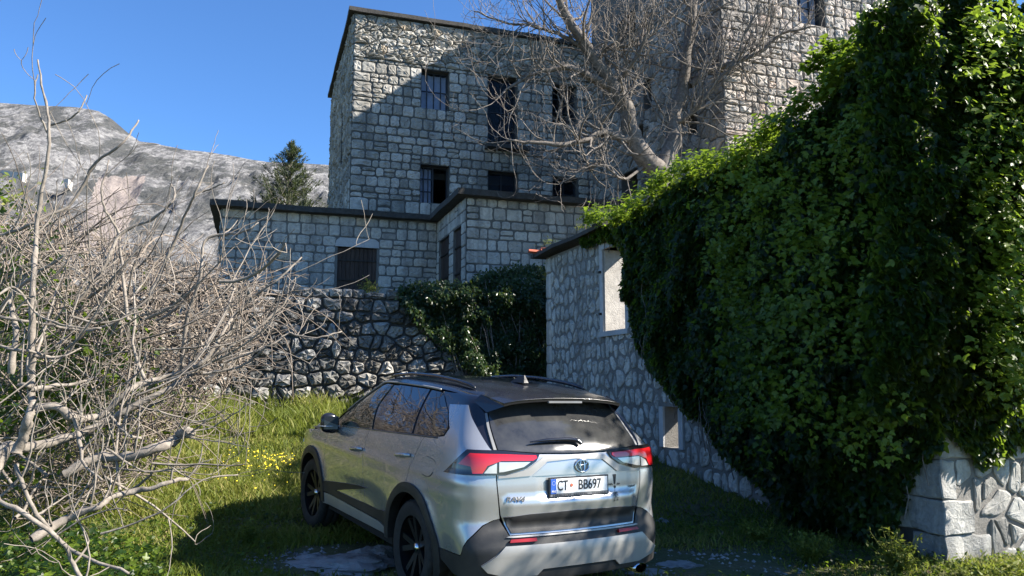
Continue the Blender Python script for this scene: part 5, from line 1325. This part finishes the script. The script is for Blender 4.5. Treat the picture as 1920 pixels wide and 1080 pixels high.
    m = MB(); m.add([(-.072, -.047, -.06), (.072, -.047, -.06), (.072, -.047, .068), (-.072, -.047, .068)], [(0, 1, 2, 3)]); m.build('mirror_glass', M['glass'], mo_)
    m = MB(); m.tube([(-.10 if sd > 0 else .10, -.03, -.03), (sd * .05, -.052, -.03), (sd * .116, -.02, -.028)], .006, 5); m.build('turn_signal', M['clear'], mo_, True)
    # roof rail
    yy = np.linspace(.12, -1.62, 26); zz = np.interp(yy, YR_, ZR_) + .028 * np.sin(np.clip((yy + 1.62) / 1.74, 0, 1) * math.pi) ** .4 - .012
    m = MB(); m.tube(np.stack([sd * (.535 + .01 * np.cos(yy)), yy, zz - .008], 1), np.concatenate([[.008], np.full(24, .017), [.008]]), 8); m.build('roof_rail', M['roofpaint'], car, True)
    # headlamp at the nose
    P_('headlamp', [(4.92, .86), (5.10, .93), (5.45, .90), (5.40, .82)], 'clear', off=.006)

# wheels
def wheel(x, y, sd, steer=0):
    o = bpy.data.objects.new('wheel', None); C.objects.link(o); o.parent = car; o.location = (x, y, .365); o.rotation_euler = (0, 0, steer)
    s_ = sd; pr = [(.245, -.10), (.30, -.118), (.345, -.112), (.362, -.09), (.368, -.05), (.362, -.045), (.362, -.035), (.369, -.03), (.369, .03), (.362, .035), (.362, .045), (.368, .05), (.362, .09), (.345, .112), (.30, .118), (.245, .10)]
    m = MB(); m.lathe(pr, 56, 'x')
    for k in range(56):          # shoulder blocks
        a = 2 * math.pi * k / 56
        for sx in (-1, 1):
            if k % 2: continue
            c, q = math.cos(a), math.sin(a); c2, q2 = math.cos(a + .07), math.sin(a + .07)
            V = [(sx * h, r_ * cc, r_ * qq) for (r_, h) in ((.350, .115), (.371, .088), (.360, .10)) for cc, qq in ((c, q), (c2, q2))]
            m.add(V, [(0, 1, 3, 2), (0, 2, 4), (1, 5, 3)])
    t_ = m.build('tyre', M['rubber'], o, True)
    m = MB(); m.lathe([(.25, -.10), (.25, .095 ), (.235, .09), (.225, -.09)], 40, 'x'); m.lathe([(.0, s_ * .055), (.055, s_ * .055), (.06, s_ * .02), (.06, -.05)], 24, 'x')
    for k in range(5):
        for dv in (-.16, .16):
            a = 2 * math.pi * k / 5 + dv * .6; b = 2 * math.pi * k / 5 + dv * 1.5
            A = np.array([s_ * .05, .045 * math.cos(a), .045 * math.sin(a)]); B = np.array([s_ * .085, .238 * math.cos(b), .238 * math.sin(b)]); T_ = np.array([0, -math.sin(b), math.cos(b)]) * .021
            V = [A - T_, A + T_, B + T_, B - T_]; V2 = [v - np.array([s_ * .03, 0, 0]) for v in V]; m.add([tuple(v) for v in V + V2], [(0, 1, 2, 3), (7, 6, 5, 4), (0, 4, 5, 1), (2, 6, 7, 3), (1, 5, 6, 2), (3, 7, 4, 0)])
    m.build('rim', M['rim'], o, False)
    m = MB(); m.lathe([(.0, s_ * .075), (.030, s_ * .072), (.034, s_ * .055)], 20, 'x'); m.build('hub_cap', M['chrome'], o, True)
    m = MB(); m.lathe([(.0, -s_ * .02), (.16, -s_ * .02), (.16, -s_ * .04)], 30, 'x'); m.build('brake_disc', M['iron'], o, True)
for x, y, sd, st_ in ((-.80, -1.345, -1, 0), (.80, -1.345, 1, 0), (-.80, 1.345, -1, R(3)), (.80, 1.345, 1, R(3))): wheel(x, y, sd, st_)

# tail: tailgate with its trim, bumper, glass
both = lambda half: [(u, z) for u, z in half] + [(-u, z) for u, z in half[::-1] if abs(u) > 1e-6]
gate = patch('tailgate', both([(0, .615), (.562, .618), (.624, .757), (.651, .927), (.664, 1.04), (.667, 1.19), (.45, 1.176), (.31, 1.168), (0, 1.160)]), 'paint')
patch('tailgate_panel', both([(0, .628), (.552, .630), (.607, .742), (.40, .757), (0, .762)]), 'clad', off=.008, thick=.02, parent=gate)
hexo = [(0, 1.160), (.276, 1.152), (.43, 1.066), (.60, 1.030), (.655, 1.028)]; hexi = [(.655, 1.010), (.40, 1.022), (.255, 1.116), (0, 1.130)]
patch('trim_strip', [(-u, z) for u, z in hexo[::-1]] + hexo[1:] + hexi + [(-u, z) for u, z in hexi[::-1][1:]], 'satin', off=.010, thick=.02, step=.04, parent=gate)
patch('centre_panel', both([(0, 1.020), (.385, 1.018), (.258, 1.105), (0, 1.121)]), 'paint', off=-.004 + .008, parent=gate)
patch('rear_bumper', both([(0, .30), (.70, .30), (1.05, .34), (1.225, .42), (1.205, .478), (.955, .479), (.924, .540), (.880, .585), (.752, .685), (.676, .717), (.634, .727), (.570, .612), (0, .609)]), 'clad', off=.004, thick=.03)
patch('step_highlight', both([(0, .598), (.55, .600), (.60, .604), (.575, .612), (0, .610)]), 'satin', off=.016, thick=.012, step=.03)  # highlight along the bumper step, drawn as a thin silver strip
patch('skid_plate', both([(0, .545), (.62, .548), (.70, .49), (.80, .43), (.76, .385), (.60, .345), (.38, .345), (.33, .385), (0, .385)]), 'satin', off=.028, thick=.035)
patch('skid_plate', both([(0, .378), (.32, .378), (.37, .338), (.60, .338), (.72, .37), (.70, .31), (0, .305)]), 'clad', off=.014, thick=.03)
patch('rear_window', both([(0, 1.172), (.31, 1.180), (.45, 1.190), (.655, 1.205), (.70, 1.36), (.715, 1.46), (.60, 1.535), (0, 1.55)]), 'glass_rear', off=.002)
for sd in (-1, 1): patch('window_seal', [(.667, 1.205), (.712, 1.36), (.728, 1.45), (.752, 1.45), (.735, 1.36), (.690, 1.205)], 'seal', off=.002, side=sd)
patch('windscreen', both([(UMAX, 1.12), (4.95, 1.12), (4.55, 1.13), (4.40, 1.2), (4.42, 1.56), (4.7, 1.59), (UMAX, 1.60)])[:7], 'glass', off=.0)
patch('windscreen', [(-UMAX, 1.12), (-4.95, 1.12), (-4.55, 1.13), (-4.40, 1.2), (-4.42, 1.56), (-4.7, 1.59), (-UMAX, 1.60)], 'glass', off=.0)
for sd in (-1, 1): patch('front_bumper', [(5.16, .64), (5.17, .80), (5.10, .93), (UMAX, .90), (UMAX, .26), (4.93, .28), (4.93, .47)], 'clad', side=sd, off=.0)
# bonnet
V = []; F = []; nu, nv = 25, 16
for a in range(nu):
    x = -1 + 2 * a / (nu - 1)
    for b in range(nv):
        f = b / (nv - 1); y = 1.12 + (2.22 - 1.12) * f - .42 * abs(x) ** 3 * f - .25 * abs(x) ** 2.5 * (1 - f); hw = .905 - .07 * f
        z = 1.205 - .06 * f - .12 * f ** 5 - .045 * abs(x) ** 3 - .06 * abs(x) ** 12 + .012 * (math.cos(x * math.pi * 2.2) * .5) * (1 - f)
        V.append((x * hw, y, z))
for a in range(nu - 1):
    for b in range(nv - 1): F.append((a * nv + b, (a + 1) * nv + b, (a + 1) * nv + b + 1, a * nv + b + 1))
obj('bonnet', V, F, M['paint'], car, True)
patch('front_panel', [(4.0, 1.06), (4.6, 1.03), (5.1, .98), (UMAX, .95), (UMAX, .88), (5.1, .91), (4.6, .95), (4.0, .98)], 'paint', side=1, off=-.01)
patch('front_panel', [(4.0, 1.06), (4.6, 1.03), (5.1, .98), (UMAX, .95), (UMAX, .88), (5.1, .91), (4.6, .95), (4.0, .98)], 'paint', side=-1, off=-.01)
# roof with spoiler lip
V = []; F = []; nu, nv = 33, 36
yr = np.linspace(.40, -2.10, nv)
Zc_ = np.interp(yr, [-2.10, -1.95, -1.7, -1.35, -.9, -.4, 0, .25, .40], [1.570, 1.600, 1.638, 1.668, 1.690, 1.697, 1.682, 1.655, 1.622])
Wc_ = np.interp(yr, [-2.10, -2.04, -1.9, -1.7, -1.4, -1.0, -.4, 0, .25, .40], [.545, .560, .585, .615, .645, .66, .665, .65, .615, .56])
for a in range(nu):
    x = -1 + 2 * a / (nu - 1)
    for b in range(nv):
        drop = .028 * abs(x) ** 2 + .045 * abs(x) ** 9 * (1 if b < nv - 4 else .25); rib = .006 * math.exp(-((abs(x) - .78) / .03) ** 2) * (1 if 3 < b < nv - 6 else 0)
        V.append((x * Wc_[b], yr[b] + .05 * x * x * (b / (nv - 1)) ** 8 * -0 , Zc_[b] - drop - rib))
for a in range(nu - 1):
    for b in range(nv - 1): F.append((a * nv + b, a * nv + b + 1, (a + 1) * nv + b + 1, (a + 1) * nv + b))
obj('roof', V, F, M['roofpaint'], car, True)
m = MB(); n = 21     # spoiler: rear edge and underside sloping back to the glass, cheeks at its ends
xs = np.linspace(-1, 1, n)
top = [(x * .545, -2.10, 1.570 - .028 * x * x - .011 * abs(x) ** 9) for x in xs]; lip = [(x * .54, -2.098, t_[2] - .022) for x, t_ in zip(xs, top)]; und = [(x * .56, -1.93 + .02 * x * x, 1.525 - .01 * x * x) for x in xs]
V = top + lip + und; F = [(i, i + 1, n + i + 1, n + i) for i in range(n - 1)] + [(n + i, n + i + 1, 2 * n + i + 1, 2 * n + i) for i in range(n - 1)]
for s_ in (-1, 1):
    b = len(V); V += [(s_ * .545, -2.10, 1.531), (s_ * .54, -2.098, 1.51), (s_ * .61, -1.955, 1.455), (s_ * .64, -1.80, 1.53), (s_ * .60, -1.84, 1.585)]; F += [(b, b + 1, b + 2, b + 3, b + 4)]
m.add(V, F); m.build('spoiler', M['gloss'], car, False)
m = MB(); m.tube([(x * .535, -2.103, 1.571 - .028 * x * x - .011 * abs(x) ** 9) for x in xs], .0035, 5); m.build('spoiler_edge', M['roofpaint'], car, True)
m = MB(); m.box(-.155, .155, -2.112, -2.09, 1.535, 1.549); m.build('brake_light', M['seal'], car)
# shark fin
m = MB(); fin = [(0, -1.30), (.03, -1.36), (.055, -1.44), (.062, -1.50), (.0, -1.53)]; V = []
for z, y in fin: V += [(-.022 * (1 - z / .075), y, 1.668 + z), (.022 * (1 - z / .075), y, 1.668 + z)]
m.add(V + [(-.03, -1.53, 1.66), (.03, -1.53, 1.66), (-.008, -1.28, 1.668), (.008, -1.28, 1.668)], [(0, 2, 4, 6, 8), (1, 9, 7, 5, 3), (0, 1, 3, 2), (2, 3, 5, 4), (4, 5, 7, 6), (6, 7, 9, 8)]); m.build('roof_aerial', M['ink'], car)
# wiper
wu = [(-.385, 1.240), (-.25, 1.250), (-.1, 1.253), (.0, 1.250), (.05, 1.238), (.068, 1.218)]
q = smooth_path(np.array([body_point(a, b) + body_normal(a, b) * .028 for a, b in wu]), 20)
m = MB(); V, F = tube_np(q, np.interp(np.arange(20), [0, 4, 14, 19], [.004, .013, .018, .014]), 6); m.add(V, F); m.F.append(tuple(range(6))[::-1]); m.build('rear_wiper', M['gloss'], car, True)
# number plate
pb = bpy.data.objects.new('number_plate', None); C.objects.link(pb); pb.parent = car
pc = body_point(.02, .938); pb.location = (.022, pc[1] - .022, .938); pb.rotation_euler = (R(-3), 0, 0)
def pbox(name, x0, x1, z0, z1, y, mat, t=.004): m = MB(); m.box(x0, x1, y, y + t, z0, z1); return m.build(name, M[mat], pb)
pbox('plate_frame', -.272, .272, -.076, .066, .0, 'ink', .012); pbox('plate_face', -.260, .260, -.050, .056, -.004, 'white'); pbox('plate_band', -.260, -.212, -.050, .056, -.0065, 'blue', .003)
pbox('plate_caption', -.262, .262, -.072, -.054, -.003, 'seal', .003)
m = MB()
for k in range(26):
    if k in (9, 17, 18): continue
    x = -.24 + k * .0188; m.box(x, x + .006, -.0045, -.003, -.068, -.058); m.box(x + .006, x + .012, -.0045, -.003, -.068, -.065 + .004 * (k % 2))
m.build('caption_marks', M['ink'], pb)
m = MB()
for k in range(12):
    a = k * math.pi / 6; m.box(-.236 + .014 * math.cos(a) - .0015, -.236 + .014 * math.cos(a) + .0015, -.0075, -.0065, .026 + .014 * math.sin(a) - .0015, .026 + .014 * math.sin(a) + .0015)
m.build('star_ring', M['white'], pb)
def text(body, size, loc, rot, mat, parent, name, ext=.001, sx=1., off=0., shear=0.):
    cu = bpy.data.curves.new(name, 'FONT'); cu.body = body; cu.size = size; cu.extrude = ext; cu.align_x = 'CENTER'; cu.align_y = 'CENTER'; cu.offset = off; cu.shear = shear
    tmp = bpy.data.objects.new('tmp', cu); C.objects.link(tmp); dg = bpy.context.evaluated_depsgraph_get(); me = bpy.data.meshes.new_from_object(tmp.evaluated_get(dg)); bpy.data.objects.remove(tmp)
    me.materials.clear(); me.materials.append(M[mat]); o = bpy.data.objects.new(name, me); C.objects.link(o); o.parent = parent; o.location = loc; o.rotation_euler = rot; o.scale = (sx, 1, 1); return o
V90 = (R(90), 0, 0)
text('CT', .102, (-.155, -.0062, .003), V90, 'ink', pb, 'plate_letters', sx=.72, off=.0006)
text('BB697', .102, (.092, -.0062, .003), V90, 'ink', pb, 'plate_letters', sx=.80, off=.0006)
text('MNE', .022, (-.236, -.0075, -.034), V90, 'white', pb, 'country_code', sx=.8)
m = MB(); V0 = MB().lathe([(.0, -.001), (.013, -.001), (.013, .001)], 18, 'y'); m.add([(x - .075, y - .0065, z + .006) for x, y, z in V0.V], V0.F); m.build('plate_seal', M['tile'], pb)
# emblem of three ovals
em = bpy.data.objects.new('emblem', None); C.objects.link(em); em.parent = car; ec_ = body_point(.03, 1.079); em.location = (.055, ec_[1] - .012, 1.079); em.rotation_euler = (R(-8), 0, 0)
def oval(a, b, cx_, cz_, r_): 
    t_ = np.linspace(0, 2 * math.pi, 33); m = MB(); m.tube(np.stack([cx_ + a * np.cos(t_), np.zeros(33), cz_ + b * np.sin(t_)], 1), r_, 6, False); m.build('emblem_oval', M['chrome'], em, True)
oval(.062, .046, 0, 0, .0065); oval(.021, .042, 0, -.001, .005); oval(.044, .017, 0, .022, .005)
m = MB(); V0 = MB().lathe([(.0, .002), (1., .002), (1., .006)], 28, 'y'); m.add([(x * .060, y, z * .044) for x, y, z in V0.V], V0.F); m.build('emblem_ground', M['gloss'], em)
q = body_point(-.525, .862); o = text('RAV4', .052, (-.525, q[1] - .006, .862), (R(90), 0, R(-12)), 'seal', car, 'model_badge', .003, 1.15, .0008, .2)
q = body_point(.545, .905); text('Hybrid', .024, (.550, q[1] - .004, .900), (R(90), 0, R(12)), 'ink', car, 'small_badge', .001, 1.2, 0, .2)
# decal: an exclamation stroke over a little flower
def decal(pts): return [(x, body_point(x, z)[1] - .0035, z) for x, z in pts]
m = MB(); m.add(decal([(.355, 1.0), (.388, 1.0), (.376, .925), (.366, .925)]), [(3, 2, 1, 0)])
t_ = np.arange(10) * .628; m.add(decal([(.371 + .011 * math.cos(a), .905 + .011 * math.sin(a)) for a in t_]), [tuple(range(10))[::-1]])
def stroke(p, w_=.0022):
    for (xa, za), (xb, zb2) in zip(p, p[1:]):
        l = math.hypot(xb - xa, zb2 - za) + 1e-6; nx_, nz_ = -(zb2 - za) / l * w_, (xb - xa) / l * w_; m.add(decal([(xa + nx_, za + nz_), (xb + nx_, zb2 + nz_), (xb - nx_, zb2 - nz_), (xa - nx_, za - nz_)]), [(0, 1, 2, 3)])
for cx_, cz_, rr in ((.371, .845, .013), (.355, .835, .012), (.387, .835, .012), (.363, .855, .011), (.380, .855, .011)): stroke([(cx_ + rr * math.cos(a), cz_ + rr * math.sin(a)) for a in np.linspace(0, 6.283, 11)])
stroke([(.371, .893), (.368, .87), (.372, .858)]); stroke([(.360, .805), (.352, .815), (.350, .805), (.360, .805)]); stroke([(.380, .808), (.388, .818), (.390, .806), (.380, .808)])
for sx_ in (-1, 1): stroke([(.371 + sx_ * .022, .920), (.371 + sx_ * .032, .932), (.371 + sx_ * .040, .920), (.371 + sx_ * .046, .930), (.371 + sx_ * .054, .922)])
m.build('decal', M['ink'], car)
# seam of the charge or fuel flap
pl = smooth_path(np.array([(1.49, 1.10), (1.36, 1.085), (1.315, 1.06), (1.325, .99), (1.40, .955), (1.50, .96)]), 24)
q = body_point(pl[:, 0], pl[:, 1]) + body_normal(pl[:, 0], pl[:, 1]) * -.0015; q = q * [-1, 1, 1]; m = MB(); m.tube(q, .0028, 4); m.build('fuel_flap_seam', M['ink'], car)
